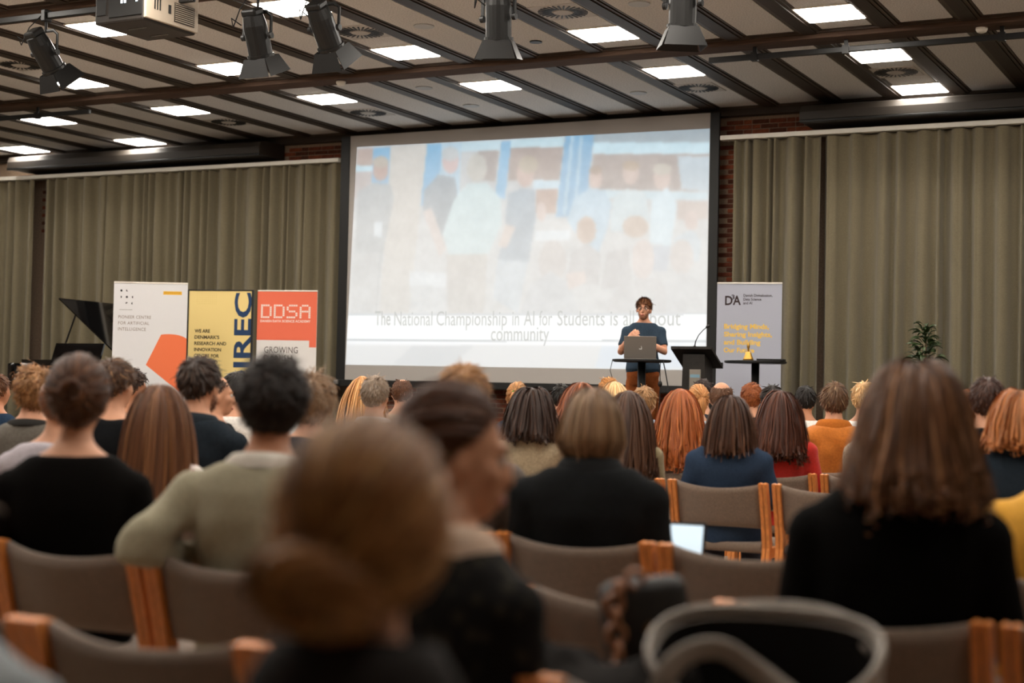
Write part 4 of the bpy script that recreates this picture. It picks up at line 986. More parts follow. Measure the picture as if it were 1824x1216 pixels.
    if len(allP) > 1 and st == 'tied':
        nn = len(allP[0]); O[nn:] = unit(P[nn:]-tp+np.array([0, 1e-4, 0]))
    Wd = unit(np.cross(T_, O+rs.randn(n, 1, 3)*.35))
    tap = np.interp(np.linspace(0, 1, m_), [0, .1, .75, 1], [.8, 1, .9, .25])[None, :, None]
    A = P+Wd*wd*.5*tap; B = P-Wd*wd*.5*tap
    V = np.stack([A, B], 2).reshape(-1, 3)
    base = (np.arange(n)*m_)[:, None]+np.arange(m_-1)[None]; i0 = base.reshape(-1)*2
    F = np.stack([i0, i0+1, i0+3, i0+2], -1)
    c0 = np.array(L3(spec['rgb']))*np.array([1.12, .98, .82]); hl = np.array(L3(spec.get('hl', tuple(min(255, int(c*1.35)) for c in spec['rgb'])))); pr_ = spec.get('hlp', .25)
    mixv = (rs.rand(n, 1)**(1/max(.05, pr_)))*(.5+.5*np.sin(np.arange(n)*.37)[:, None]); cc = c0*(1-mixv)+hl*mixv; cc = cc*(1+spec.get('var', .35)*(rs.rand(n, 1)-.5)*2)
    C = np.repeat(cc, m_*2, 0)
    # cap
    nu, nv = (28, 18); cv = []; cf = []
    for i in range(nv+1):
        th_ = math.pi*i/nv
        for j in range(nu):
            a_ = 2*math.pi*j/nu; cv.append((math.sin(th_)*math.cos(a_), math.sin(th_)*math.sin(a_), math.cos(th_)))
    cv = np.array(cv); caz = np.arctan2(cv[:, 0], -cv[:, 1]); ok = cv[:, 2] > thr(caz, spec.get('recede', 0.), spec.get('nape', 0.))+.03
    if spec.get('bald'): ok &= ~((cv[:, 2] > .2) & (np.sqrt((cv[:, 0]*.9)**2+((cv[:, 1]-.15)*.75)**2) < spec['bald']))
    for i in range(nv):
        for j in range(nu):
            q = (i*nu+j, (i+1)*nu+j, (i+1)*nu+(j+1) % nu, i*nu+(j+1) % nu)
            if all(ok[x] for x in q): cf.append(q)
    o = len(V); V = np.concatenate([V, HC+HE*cv*1.012]); F = np.concatenate([F, np.array(cf, int)+o]) if cf else F
    C = np.concatenate([C, np.repeat(c0[None]*.9, len(cv), 0)])
    me = bpy.data.meshes.new('hair'); me.vertices.add(len(V)); me.vertices.foreach_set('co', V.astype(np.float32).ravel())
    me.loops.add(len(F)*4); me.loops.foreach_set('vertex_index', F.astype(np.int32).ravel()); me.polygons.add(len(F)); me.polygons.foreach_set('loop_start', (np.arange(len(F))*4).astype(np.int32))
    me.update(calc_edges=True); me.polygons.foreach_set('use_smooth', np.ones(len(F), bool))
    ca = me.color_attributes.new('strand', 'FLOAT_COLOR', 'POINT'); ca.data.foreach_set('color', np.concatenate([np.clip(C, 0, 1), np.ones((len(C), 1))], 1).astype(np.float32).ravel())
    me.validate(); me.materials.append(M_hair); return me

_leg_cache = {}
def seated(label, x, y, ztop, body=10., head=20., sex='m', skin=SK_FAIR, top=(60, 60, 64), kind='tee', hr=None, q=0, arms=('lap', 'lap'), k=1., pitch=0., roll=0., lean=0., collar=None, trousers=(46, 46, 54), fold=.006, seed=0, face=False, extra=None, group='seated audience', hx=0., hy=0., seat=False):
    """one seated person; x, y is where the head is, ztop the top of the hair-less head"""
    fem = sex == 'f'; sc = ztop/1.30
    th = R(body); c, s_ = math.cos(th), math.sin(th)
    lx, ly = hx, .02+hy
    root_loc = (x-(c*lx-s_*ly)*sc, y-(s_*lx+c*ly)*sc, 0)
    kk = k*(.9 if fem else 1.); rad = (.86 if fem else 1.)*(.6+.4*k)
    vox = (.0095 if face else {0: .021, 1: .017, 2: .0145}[q])
    hc = Vector((hx+lean*.68, .02+hy, 1.182)); M = headM(hc, R(head-body), R(pitch), R(roll))
    b = MB(); add_torso(b, kk, 0, fem, neck=.88 if fem else 1.0, lean=lean); b.tube([(lean*.55, -.012, 1.04), hc+Vector((0, -.012, -.02))], [.056*(.88 if fem else 1), .052*(.9 if fem else 1)], 12)
    add_head(b, M, face, fem)
    ap = [arm_pts(sd, arms[i], kk) for i, sd in enumerate((-1, 1))]
    if lean:
        for a in ap:
            for i_ in range(3): a[i_] = a[i_]+Vector((lean*max(0, a[i_].z-.5), 0, 0))
    for sd, a in zip((-1, 1), ap):
        add_arm(b, a, rad*.92); dv = (a[2]-a[1]).normalized(); add_hand(b, a[2], dv, Vector((0, -.2, 1)), sd, curl=.45)
    add_legs(b, -.006)
    me = smooth_all(remesh(b, vox, 5 if face else 6))
    root = link('person', me, skinmat(skin), None, root_loc, th, label, 'person', group); root.scale = (sc,)*3
    # garment
    g = {'tee': .010, 'knit': .016, 'shirt': .013, 'jacket': .022, 'dress': .009}[kind]
    b = MB(); add_torso(b, kk, g, fem, top=(1.03 if kind not in ('dress',) else .99), lean=lean)
    for a in ap:
        add_arm(b, a, rad*.92, g*.9, .62 if kind in ('tee', 'dress') else 1.)
    if kind == 'jacket':
        for a in ap: b.ell(a[0]+Vector((0, 0, .012)), (.07, .07, .06), None, 12, 8)
    gm = remesh(b, vox*1.05 if not face else .011, 5); displace(gm, folds(seed*7+3, fold)); smooth_all(gm)
    nm = {'tee': 't_shirt', 'knit': 'jumper', 'shirt': 'shirt', 'jacket': 'jacket', 'dress': 'top'}[kind]
    gmn = '%s_%d_%d_%d' % ((nm,)+tuple(top))
    gmat = mat(gmn, top, .95, .15 if sum(top) > 200 else .06, .14, 70 if kind != 'knit' else 120, .35, 240, sheen=.12 if sum(top) > 240 else 0)
    if extra and extra.get('pattern'):
        gmat = pattern_mat(gmn+'_p', top, extra['pattern'], extra.get('pscale', 40))
    go = link(nm, gm, gmat, root)
    if collar:
        crgb, hgt = collar; cb_ = MB(); rr = .066*(.9 if fem else 1)
        cx = lean*.52
        prof = [(1.000, .112), (1.022+hgt*.3, .106), (1.028+hgt, rr+.024), (1.028+hgt, rr+.016), (1.015, .09)]
        n_ = 24; vv = []; ff = []
        for zz, r_ in prof:
            for j in range(n_):
                a_ = 2*math.pi*j/n_; vv.append((cx+r_*math.cos(a_)*1.12, -.024+r_*math.sin(a_)*.96, zz-.016*math.sin(a_)))
        for i in range(len(prof)-1):
            for j in range(n_): ff.append((i*n_+j, i*n_+(j+1) % n_, (i+1)*n_+(j+1) % n_, (i+1)*n_+j))
        link('collar', smooth_all(MB().add(vv, ff).mesh('collar')), mat('collar_%d_%d_%d' % crgb, crgb, .9, .15, .1, 80), go)
    key = (fem,)
    if key not in _leg_cache:
        b = MB(); add_legs(b, .012); b.loft([(.42, 0, .05, .165, .12), (.49, 0, .05, .188, .133), (.58, 0, .03, .176, .126)], 22)
        lm = smooth_all(remesh(b, .018, 5)); _leg_cache[key] = (lm, [smooth_all(remesh(foot_mb(sd), .014, 3)) for sd in (-1, 1)])
    lm, fm_ = _leg_cache[key]
    tm = lm
    link('trousers', tm, mat('trousers_%d_%d_%d' % trousers, trousers, .9, .2, .1, 60), root)
    for f_ in fm_: link('shoe', f_, M_black, root)
    if hr:
        ho = link('hair', hair(hr, q, seed+11), None, root); ho.matrix_local = M
        if hr.get('tieband'):
            T = HC+HE*unit(np.array(hr.get('tie', (0, -.9, .1))))*1.1; tr = bm_torus(.018, .008)
            to = link('hair_tie', tr, mat('tie_%d_%d_%d' % hr['tieband'], hr['tieband'], .7, .3), ho, tuple(T)); to.rotation_euler = (R(70), 0, 0)
    if face: add_face_details(root, M, skin)
    if seat: chair(x-.02, y-.18, 'chair of the '+label)
    return root, M
def bm_torus(R_, r_, nu=18, nv=8):
    v = []; f = []
    for i in range(nu):
        a = 2*math.pi*i/nu
        for j in range(nv):
            p = 2*math.pi*j/nv; v.append(((R_+r_*math.cos(p))*math.cos(a), (R_+r_*math.cos(p))*math.sin(a), r_*math.sin(p)))
    for i in range(nu):
        for j in range(nv): f.append((i*nv+j, ((i+1) % nu)*nv+j, ((i+1) % nu)*nv+(j+1) % nv, i*nv+(j+1) % nv))
    return smooth_all(MB().add(v, f).mesh('ring'))
def pattern_mat(name, rgb, rgb2, scale):
    m = mat(name, rgb, .9, .15); nt = m.node_tree; b = nt.nodes['Principled BSDF']
    tc = nt.nodes.new('ShaderNodeTexCoord'); vo = nt.nodes.new('ShaderNodeTexVoronoi'); vo.inputs['Scale'].default_value = scale
    nt.links.new(tc.outputs['Object'], vo.inputs['Vector']); rp = nt.nodes.new('ShaderNodeValToRGB')
    rp.color_ramp.elements[0].color = (*L3(rgb2), 1); rp.color_ramp.elements[1].color = (*L3(rgb), 1); rp.color_ramp.elements[0].position = .25; rp.color_ramp.elements[1].position = .4
    nt.links.new(vo.outputs['Distance'], rp.inputs[0]); nt.links.new(rp.outputs[0], b.inputs['Base Color']); return m
def add_face_details(root, M, skin):
    for s in (-1, 1):
        e = link('eye', smooth_all(MB().ell((0, 0, 0), (.0115,)*3, None, 14, 10).mesh('eye')), mat('eye_white', (214, 206, 196), .25, .5), root); e.matrix_local = M @ Matrix.Translation((s*.031, .0775, .002))
        link('iris', MB().disc((0, .0105, 0), .0058, 14, (0, 1, 0), .003).mesh('iris'), mat('iris_dark', (44, 34, 28), .2, .5), e)
        bw = MB().tube([(s*.016, .098, .026), (s*.032, .094, .031), (s*.048, .080, .026)], [(.003, .004), (.004, .0055), (.002, .003)], 8)
        o = link('eyebrow', bw.mesh('eyebrow', True), mat('brow_brown', (70, 48, 34), .8, .2), root); o.matrix_local = M
    o = link('lips', smooth_all(MB().ell((0, .0915, -.071), (.023, .010, .009), None, 14, 8).mesh('lips')), mat('lip_rose', (172, 98, 84), .5, .35), root); o.matrix_local = M

# ------------------------------------------------------------------ chairs in rows
CH = {}
def chair_row(y, xs, lab):
    for x in xs: chair(x, y, lab(x))
# nearest rows: labels name who or what each chair carries
chair(-2.58, 2.40, 'empty chair at the bottom left corner, cut by the left edge')
chair(-2.01, 2.40, 'empty chair with sagging back at bottom left, nearest whole chair')
chair(-1.44, 2.40, 'chair of the woman in profile wearing black')
chair(-.865, 2.40, 'chair with the grey bag on its seat')
chair(-.29, 2.40, 'nearest chair at the bottom right, right of the grey bag')
chair(-.88, 1.22, 'chair of the woman with the large foreground bun')
chair(-1.60, 1.22, 'chair of the person cut off at the bottom left corner')
chair(-3.80, 3.50, 'empty chair left of the woman in the black open-neck top')
chair(-3.22, 3.50, 'chair of the woman with the brown updo and black top')
chair(-2.635, 3.50, 'chair of the curly black-haired person in sage jumper')
chair(-2.05, 3.50, 'empty chair hidden behind the profile woman, right of the sage jumper')
chair(-2.72, 4.69, 'chair of the light brown head behind the profile woman')
chair(-1.46, 3.50, 'empty chair behind the black handbag')
chair(-.875, 3.50, 'chair of the woman with bobbed hair and black jumper')
chair(-.29, 3.50, 'empty chair at the right edge, right of the black jumper')
chair(-5.07, 4.69, 'chair at the left edge beside the lavender cardigan')
chair(-4.48, 4.69, 'chair of the woman in the lavender cardigan')
chair(-3.90, 4.69, 'chair of the woman with long straight brown hair')
chair(-2.13, 4.69, 'chair of the person in the black suit jacket')
chair(-1.545, 4.69, 'empty chair right of the black suit jacket')
chair(-.78, 4.69, 'chair of the person in the yellow jumper')
chair(-2.855, 8.17, 'chair of the woman in the dark blue jumper')
chair(-2.255, 8.17, 'empty chair right of the dark blue jumper')
chair(-3.455, 8.17, 'chair of the woman with long dark half-up hair')
chair(-4.055, 8.17, 'chair of the dark-haired person in the cream jacket')
chair(-7.95, 7.75, 'pale wooden chair at the left edge beside the grey t-shirt')
chair(-8.70, 8.15, 'chair at the far left edge near the navy shirt')
chair(-2.94, 9.42, 'chair of the woman in the red jumper')
chair(-2.34, 9.42, 'chair right of the red jumper, carrying the beige knit')
chair(-3.60, 9.42, 'chair of the woman with long ginger hair')

# ------------------------------------------------------------------ audience
def H(style='short', rgb=(80, 54, 36), **kw): return dict(style=style, rgb=rgb, **kw)
BRN, DBR, BLK, BLD, GNG, GRY = (92, 62, 42), (54, 37, 27), (26, 21, 18), (170, 130, 88), (158, 88, 46), (146, 132, 118)
seed = [20]
def P(label, x, y, zt, **kw):
    seed[0] += 1
    return seated(label, x, y, zt-.02, seed=seed[0], **kw)
# --- the nearest people
P('woman with brown-blond hair in a low bun, blurred in the foreground', -.88, 1.40, 1.235, body=22, head=28, sex='f', top=(40, 36, 34), kind='knit', q=2, roll=3,
  hr=H('tied', (128, 90, 56), hl=(214, 164, 104), hlp=.6, tie=(-.42, -.86, -.48), vol=.2, bun=.066, bunshape=(1.2, .8), w=1.1, mess=1.2, var=.45), collar=((40, 36, 34), .05))
P('person cut off at bottom left corner in grey-blue knit', -1.57, 1.44, 1.22, body=10, head=20, sex='m', k=1.12, top=(136, 140, 142), kind='knit', q=1, hr=H('short', (90, 70, 54), len=.03))
prof, pM = P('woman in profile turned to the right, brown hair pulled back, black lace top', -1.355, 2.46, 1.28, body=-6, head=-52, sex='f', top=(24, 22, 21), kind='shirt', q=2, face=True, pitch=-6,
  hr=H('tied', (74, 46, 30), hl=(130, 84, 52), hlp=.4, tie=(.1, -.93, -.05), vol=.13, bun=.04, mess=1.), collar=((196, 170, 150), .03), extra=dict(pattern=(46, 42, 34), pscale=26))
P('person with short light brown hair just behind the profile woman', -2.66, 4.87, 1.36, body=10, head=20, top=(96, 84, 76), kind='shirt', q=2,
  hr=H('short', (150, 112, 74), hl=(196, 152, 104), len=.06, lift=.4, mess=.3, vol=.2))
P('person in black suit jacket with chin-length grey-brown hair', -2.15, 4.86, 1.295, body=17, head=13, top=(28, 29, 30), kind='jacket', q=2, k=1.12, fold=.004,
  hr=H('bob', (112, 88, 66), hl=(168, 140, 110), hlp=.45, zend=-.125, vol=.10, ragged=.015, inward=.3, back=-.2), collar=((34, 35, 36), .03))
P('woman with shoulder-length wavy brown hair and black jumper at right', -.80, 3.66, 1.365, body=10, head=14, sex='f', top=(12, 11, 10), kind='knit', q=2, k=1.12, fold=.003, hx=.03, arms=('wide', 'wide'),
  hr=H('bob', (84, 56, 38), hl=(176, 124, 80), hlp=.5, zend=-.155, vol=.2, wave=.010, freq=1.9, flare=.11, ragged=.03, dens=1.4, w=.8, clump=.35, clumps=9, back=-.25))
P('person with curly black hair and sage green jumper, elbow on chair back', -2.66, 3.72, 1.345, body=20, head=30, skin=SK_TAN, top=(158, 150, 126), kind='knit', q=2, k=1.1, fold=.012,
  arms=(((.19, -.04, .92), (.30, -.19, .79), (.19, .10, .74)), 'lap'), collar=((206, 198, 186), .014),
  hr=H('curly', (30, 21, 16), hl=(58, 38, 26), len=.08, lift=.6, mess=.7, kink=.4, curl=.008, turns=2.2, vol=.2, w=.8, dens=1.6, fade=[.4, .55, 1.], nape=-.1, comb=(.1, .1, .35)))
P('woman with brown updo and black open-neck top at left', -3.40, 3.72, 1.335, body=32, head=40, sex='f', top=(13, 11, 10), kind='shirt', q=2, k=1.12, fold=.002, arms=('wide', 'wide'),
  hr=H('tied', (68, 44, 30), hl=(124, 80, 50), hlp=.45, tie=(-.12, -.95, .12), vol=.24, bun=.045, mess=1.1, nape=-.02, clump=.2))
P('woman with very long straight brown hair and white patterned blouse', -4.02, 4.86, 1.275, body=22, head=34, sex='f', top=(212, 202, 196), kind='shirt', q=2, extra=dict(pattern=(170, 140, 140), pscale=30),
  hr=H('long', (92, 60, 40), hl=(168, 112, 66), hlp=.5, zend=-.40, vol=.1, ragged=.02, clumps=12))
P('woman in lavender grey cardigan, head hidden behind the brown updo', -4.57, 4.90, 1.30, body=22, head=35, sex='f', top=(176, 168, 174), kind='knit', q=1, k=1.18, arms=('wide', 'wide'), hr=H('tied', (120, 80, 58), vol=.06))
P('person in mustard yellow jumper at the right edge', -.73, 4.88, 1.30, body=5, lean=.32, head=2, sex='f', top=(206, 150, 48), kind='knit', q=1, k=1.25, fold=.009, arms=('wide', 'wide'), hr=H('bob', DBR, zend=-.12, vol=.15))
# --- left block
P('person with curly light brown hair and grey t-shirt', -5.97, 6.2, 1.34, seat=True, body=25, head=42, top=(96, 90, 82), kind='tee', q=1, k=1.05, collar=((44, 42, 40), .004),
  hr=H('curly', (142, 104, 68), hl=(190, 146, 98), len=.085, lift=.5, mess=.6, kink=.3, vol=.2, fade=[.7, .9, 1.]))
P('man in navy shirt at the left edge, face turned right', -8.34, 8.3, 1.315, seat=True, body=10, head=4, skin=SK_TAN, top=(34, 48, 66), kind='shirt', q=0, hr=H('short', BRN, len=.04))
P('person in black floral top at the left edge', -7.05, 6.75, 1.16, seat=True, body=10, head=20, sex='f', top=(24, 22, 22), kind='shirt', q=0, extra=dict(pattern=(190, 150, 110), pscale=24), hr=H('bob', DBR, zend=-.14))
P('man with short brown hair, ear showing, black shirt, before white banner', -5.29, 6.05, 1.39, seat=True, body=12, head=6, top=(24, 25, 27), kind='shirt', q=1, hr=H('short', (66, 44, 30), hl=(150, 110, 72), hlp=.35, len=.05, lift=.4, nape=.1, fade=[.15, .4, 1.1]))
bd1 = P('bearded man with dark curly hair and navy t-shirt, in profile', -7.11, 8.3, 1.36, seat=True, body=0, head=-30, skin=SK_TAN, top=(38, 52, 70), kind='tee', q=0, hr=H('curly', DBR, len=.05, lift=.7, mess=.5, kink=.3))
bd2 = P('man with dark brown hair and beard, dark navy shirt, before yellow banner', -4.76, 6.05, 1.40, seat=True, body=10, head=2, top=(34, 40, 46), kind='shirt', q=1, k=1.1, hr=H('short', (46, 31, 22), hl=(86, 58, 38), len=.06, lift=.5, nape=.08, fade=[.3, .55, 1.1]), collar=((34, 40, 46), .02))
P('balding man in profile facing right, between two dark heads', -5.55, 7.2, 1.335, seat=True, body=0, head=-38, top=(30, 30, 32), kind='shirt', q=0, face=True, hr=H('short', DBR, len=.012, bald=.62, lift=.1))
P('person with black hair and white shirt beside the balding man', -6.24, 8.3, 1.355, seat=True, body=15, head=30, top=(220, 214, 206), kind='shirt', q=0, hr=H('short', BLK, len=.05, vol=.1))
P('person with grey curly hair behind the sage jumper', -4.08, 6.02, 1.325, seat=True, body=15, head=20, sex='f', top=(36, 42, 52), kind='shirt', q=1, hr=H('curly', (132, 108, 86), hl=(186, 160, 132), len=.085, lift=.45, mess=.5, kink=.3, vol=.2, fade=[.9, 1., 1.]))
# --- middle block
P('woman with long blond hair left of the grey-haired man', -6.08, 9.6, 1.355, seat=True, body=20, head=30, sex='f', top=(70, 60, 54), kind='shirt', q=0, hr=H('long', (196, 146, 92), hl=(226, 182, 128), zend=-.32, vol=.08))
P('grey-haired man in black suit, head turned slightly right', -5.16, 8.3, 1.345, seat=True, body=18, head=12, top=(28, 29, 31), kind='jacket', q=1, hr=H('short', (132, 120, 110), hl=(176, 164, 152), len=.035, lift=.5, nape=.05), collar=((214, 206, 198), .022))
P('man with balding crown and beige collar next to the grey-haired man', -6.46, 10.80, 1.354, seat=True, body=15, head=20, top=(190, 160, 132), kind='shirt', q=0, hr=H('short', (86, 58, 42), len=.016, bald=.5, lift=.15))
P('woman with blond ponytail in a green hair tie', -5.42, 10.8, 1.325, seat=True, body=20, head=22, sex='f', top=(40, 48, 60), kind='shirt', q=0, hr=H('tied', (176, 132, 88), hl=(206, 164, 118), tie=(-.1, -.88, .35), tail=.24, tailr=.022, tieband=(96, 190, 84)))
P('dark brown curly bob above a cream jacket', -4.08, 8.32, 1.295, body=20, head=20, sex='f', top=(176, 158, 130), kind='jacket', q=1, hr=H('bob', (46, 29, 21), hl=(84, 54, 36), zend=-.19, vol=.28, wave=.008, freq=3, flare=.08, ragged=.02))
P('person with black hair just left of the white-shirted redhead', -5.6, 12., 1.335, seat=True, body=15, head=22, top=(40, 40, 44), kind='shirt', q=0, hr=H('short', BLK, len=.05))
P('woman with loose reddish brown hair and white shirt', -4.34, 9.6, 1.34, seat=True, body=22, head=28, sex='f', top=(228, 222, 214), kind='shirt', q=0, hr=H('long', (124, 72, 44), zend=-.24, vol=.2, flare=.2, wave=.008))
P('short curly blond head in the front row below the laptop table', -5.6, 13., 1.40, seat=True, body=15, head=20, top=(60, 64, 70), kind='shirt', q=0, hr=H('curly', (186, 136, 82), len=.04, kink=.3, lift=.6))
P('platinum blond head right below the speaker', -5.12, 12., 1.365, seat=True, body=15, head=20, sex='f', top=(60, 56, 56), kind='shirt', q=0, hr=H('bob', (220, 190, 146), hl=(240, 218, 180), zend=-.12, vol=.12))
P('woman with long dark half-up hair behind the suit jacket, olive cardigan', -3.46, 8.32, 1.29, body=15, head=20, sex='f', top=(140, 126, 96), kind='knit', q=1, hr=H('long', (64, 42, 30), hl=(116, 78, 52), zend=-.37, vol=.12, wave=.005, ragged=.03))
P('man with ash-blond hair, pale blue collar and black waistcoat', -4.36, 10.8, 1.32, seat=True, body=15, head=14, top=(30, 30, 34), kind='jacket', q=0, hr=H('short', (150, 118, 84), hl=(186, 152, 114), len=.045, lift=.4), collar=((176, 190, 204), .03))
P('woman with very long wavy ginger hair and white blouse', -3.62, 9.58, 1.31, body=18, head=22, sex='f', top=(226, 214, 200), kind='shirt', q=1, k=1.15, hr=H('long', (156, 86, 42), hl=(200, 128, 72), zend=-.37, vol=.12, wave=.010, freq=3.2, flare=.03, ragged=.04))
P('woman with blond ponytail and white shirt in front of the lectern', -4.34, 11.90, 1.342, seat=True, body=15, head=20, sex='f', top=(230, 224, 216), kind='shirt', q=0, hr=H('tied', (178, 128, 80), hl=(214, 168, 116), tie=(.25, -.9, .1), tail=.14, tailr=.022))
P('dark short-haired head in the front row below the lectern', -4.7, 13., 1.405, seat=True, k=.9, body=15, head=20, top=(50, 50, 56), kind='shirt', q=0, hr=H('short', (40, 24, 18), len=.04))
P('bald man with dark hair fringe and pale blue shirt', -3.76, 10.80, 1.372, seat=True, body=15, head=16, top=(176, 190, 202), kind='shirt', q=1, hr=H('short', (96, 70, 54), len=.012, bald=.74, lift=.1))
P('woman with long dark brown hair and dark blue jumper', -2.85, 8.34, 1.275, body=15, head=18, sex='f', top=(46, 60, 80), kind='knit', q=1, k=1.2, arms=('wide', 'wide'), fold=.005, hr=H('long', (64, 41, 29), hl=(116, 76, 50), zend=-.22, vol=.15, flare=.04, ragged=.02, wave=.004))
P('person with reddish curly crop and black shirt', -4.25, 13.00, 1.373, seat=True, k=.9, body=15, head=12, top=(28, 28, 30), kind='shirt', q=0, hr=H('curly', (146, 84, 46), len=.045, kink=.3, lift=.7))
P('person with black hair before the grey-blue banner', -3.72, 11.90, 1.353, seat=True, body=15, head=10, top=(222, 218, 210), kind='shirt', q=0, hr=H('short', (30, 22, 18), len=.05, vol=.1))
P('woman with long dark auburn hair and red jumper', -2.94, 9.58, 1.31, body=12, head=16, sex='f', top=(186, 44, 34), kind='knit', q=1, k=1.12, arms=('wide', 'wide'), hr=H('long', (70, 38, 26), hl=(124, 70, 44), zend=-.30, vol=.2, wave=.009, freq=3.2, flare=.05, ragged=.03))
P('man with black hair and white shirt right of the auburn hair', -3.77, 13.00, 1.362, seat=True, k=.9, body=10, head=16, skin=SK_TAN, top=(226, 220, 212), kind='shirt', q=0, hr=H('short', BLK, len=.045))
P('person in orange-brown jacket with greying brown hair', -2.83, 10.45, 1.37, seat=True, body=12, head=18, top=(186, 108, 38), kind='jacket', q=1, k=1.05, fold=.010, hr=H('short', (92, 66, 46), hl=(170, 140, 106), hlp=.35, len=.055, lift=.3, fade=[.6, .8, 1.]), collar=((176, 100, 36), .03))
P('man with pale blond hair in a white shirt beside the orange-brown jacket', -2.99, 11.90, 1.392, seat=True, body=10, head=-8, top=(230, 226, 220), kind='shirt', q=0, hr=H('short', (196, 164, 120), hl=(226, 200, 160), len=.045))
P('woman in beige flecked knit left of the bobbed hair', -2.30, 9.58, 1.335, body=12, head=12, sex='f', top=(168, 148, 128), kind='knit', q=1, extra=dict(pattern=(120, 104, 90), pscale=60), hr=H('bob', (70, 48, 36), zend=-.15, vol=.12))
# --- right edge
P('man with neat dark brown hair and black shirt before the right curtain', -1.50, 8.62, 1.395, seat=True, body=8, head=10, top=(22, 22, 24), kind='shirt', q=1, k=1.05, hr=H('short', (58, 34, 24), hl=(104, 64, 42), len=.05, lift=.3, nape=.08, fade=[.4, .6, 1.]), collar=((22, 22, 24), .012))
P('man in profile facing left beside the neat dark head', -1.86, 10., 1.345, seat=True, body=30, head=78, skin=SK_TAN, top=(40, 38, 38), kind='shirt', q=0, face=True, hr=H('short', (120, 78, 48), len=.02, lift=.2, recede=.05))
P('woman with wavy ginger-blond hair and dark navy jacket at right edge', -1.12, 7.3, 1.325, seat=True, body=5, head=6, sex='f', top=(38, 46, 54), kind='jacket', q=1, k=1.15, hr=H('bob', (168, 108, 62), hl=(206, 150, 96), zend=-.13, vol=.32, wave=.009, freq=3, flare=.1), collar=((38, 46, 54), .05))

# --- spectacles
def spectacles(root, M, rgb=(40, 32, 28)):
    b = MB(); m_ = mat('spectacle_frame_%d' % rgb[0], rgb, .35, .5)
    g = link('glasses', MB().tube([(-.012, .106, .006), (0, .109, .009), (.012, .106, .006)], .0022, 8).mesh('glasses'), m_, root); g.matrix_local = M
    for s in (-1, 1):
        pts = []
        for i in range(17):
            a = 2*math.pi*i/16; cx = s*.034; x = cx+.0225*math.copysign(abs(math.cos(a))**.7, math.cos(a)); z = .001+.0175*math.copysign(abs(math.sin(a))**.7, math.sin(a)); pts.append((x, .103-.35*max(0, abs(x)-.03), z))
        link('rim', MB().tube(pts, .0024, 6, cap=False).mesh('rim', True), m_, g)
        link('temple', MB().tube([(s*.057, .094, .006), (s*.074, .06, .006), (s*.082, .0, .002), (s*.082, -.012, -.01)], .0022, 6).mesh('temple', True), m_, g)

# ------------------------------------------------------------------ the speaker
def beard(M, root, rgb, n=1500, ln=.005):
    rs = np.random.RandomState(9); d = sphere_dirs(n*3, rs); az = np.abs(np.arctan2(d[:, 0], d[:, 1]))
    keep = (d[:, 2] < np.interp(az, [0, .35, .5, 1.1, 1.9], [-.62, -.55, -.35, -.2, .1])) & (az < 1.75); d = d[keep]; n = len(d)
    c = np.array([0, .024, -.034]); E = np.array([.0615, .072, .084]); p = c+E*d; 
    ch = np.array([0, .052, -.088]); q = (p-ch)/np.array([.036, .036, .028]); r = np.linalg.norm(q, axis=1, keepdims=True); p = np.where(r < 1, ch+(p-ch)/np.maximum(r, .2), p)
    v = unit(d*.7+np.array([0, .1, -.8])+rs.randn(n, 3)*.3); L = ln*(.5+rs.rand(n, 1)); w_ = unit(np.cross(v, d))*.0012
    V = np.stack([p-w_, p+w_, p+v*L], 1).reshape(-1, 3); i = np.arange(n)*3; b = MB(); b.v = [tuple(x) for x in V.tolist()]; b.f = [(int(a), int(a)+1, int(a)+2) for a in i]; b.mi = [0]*n
    o = link('beard', b.mesh('beard'), mat('beard_brown', rgb, .7, .3), root); o.matrix_local = M
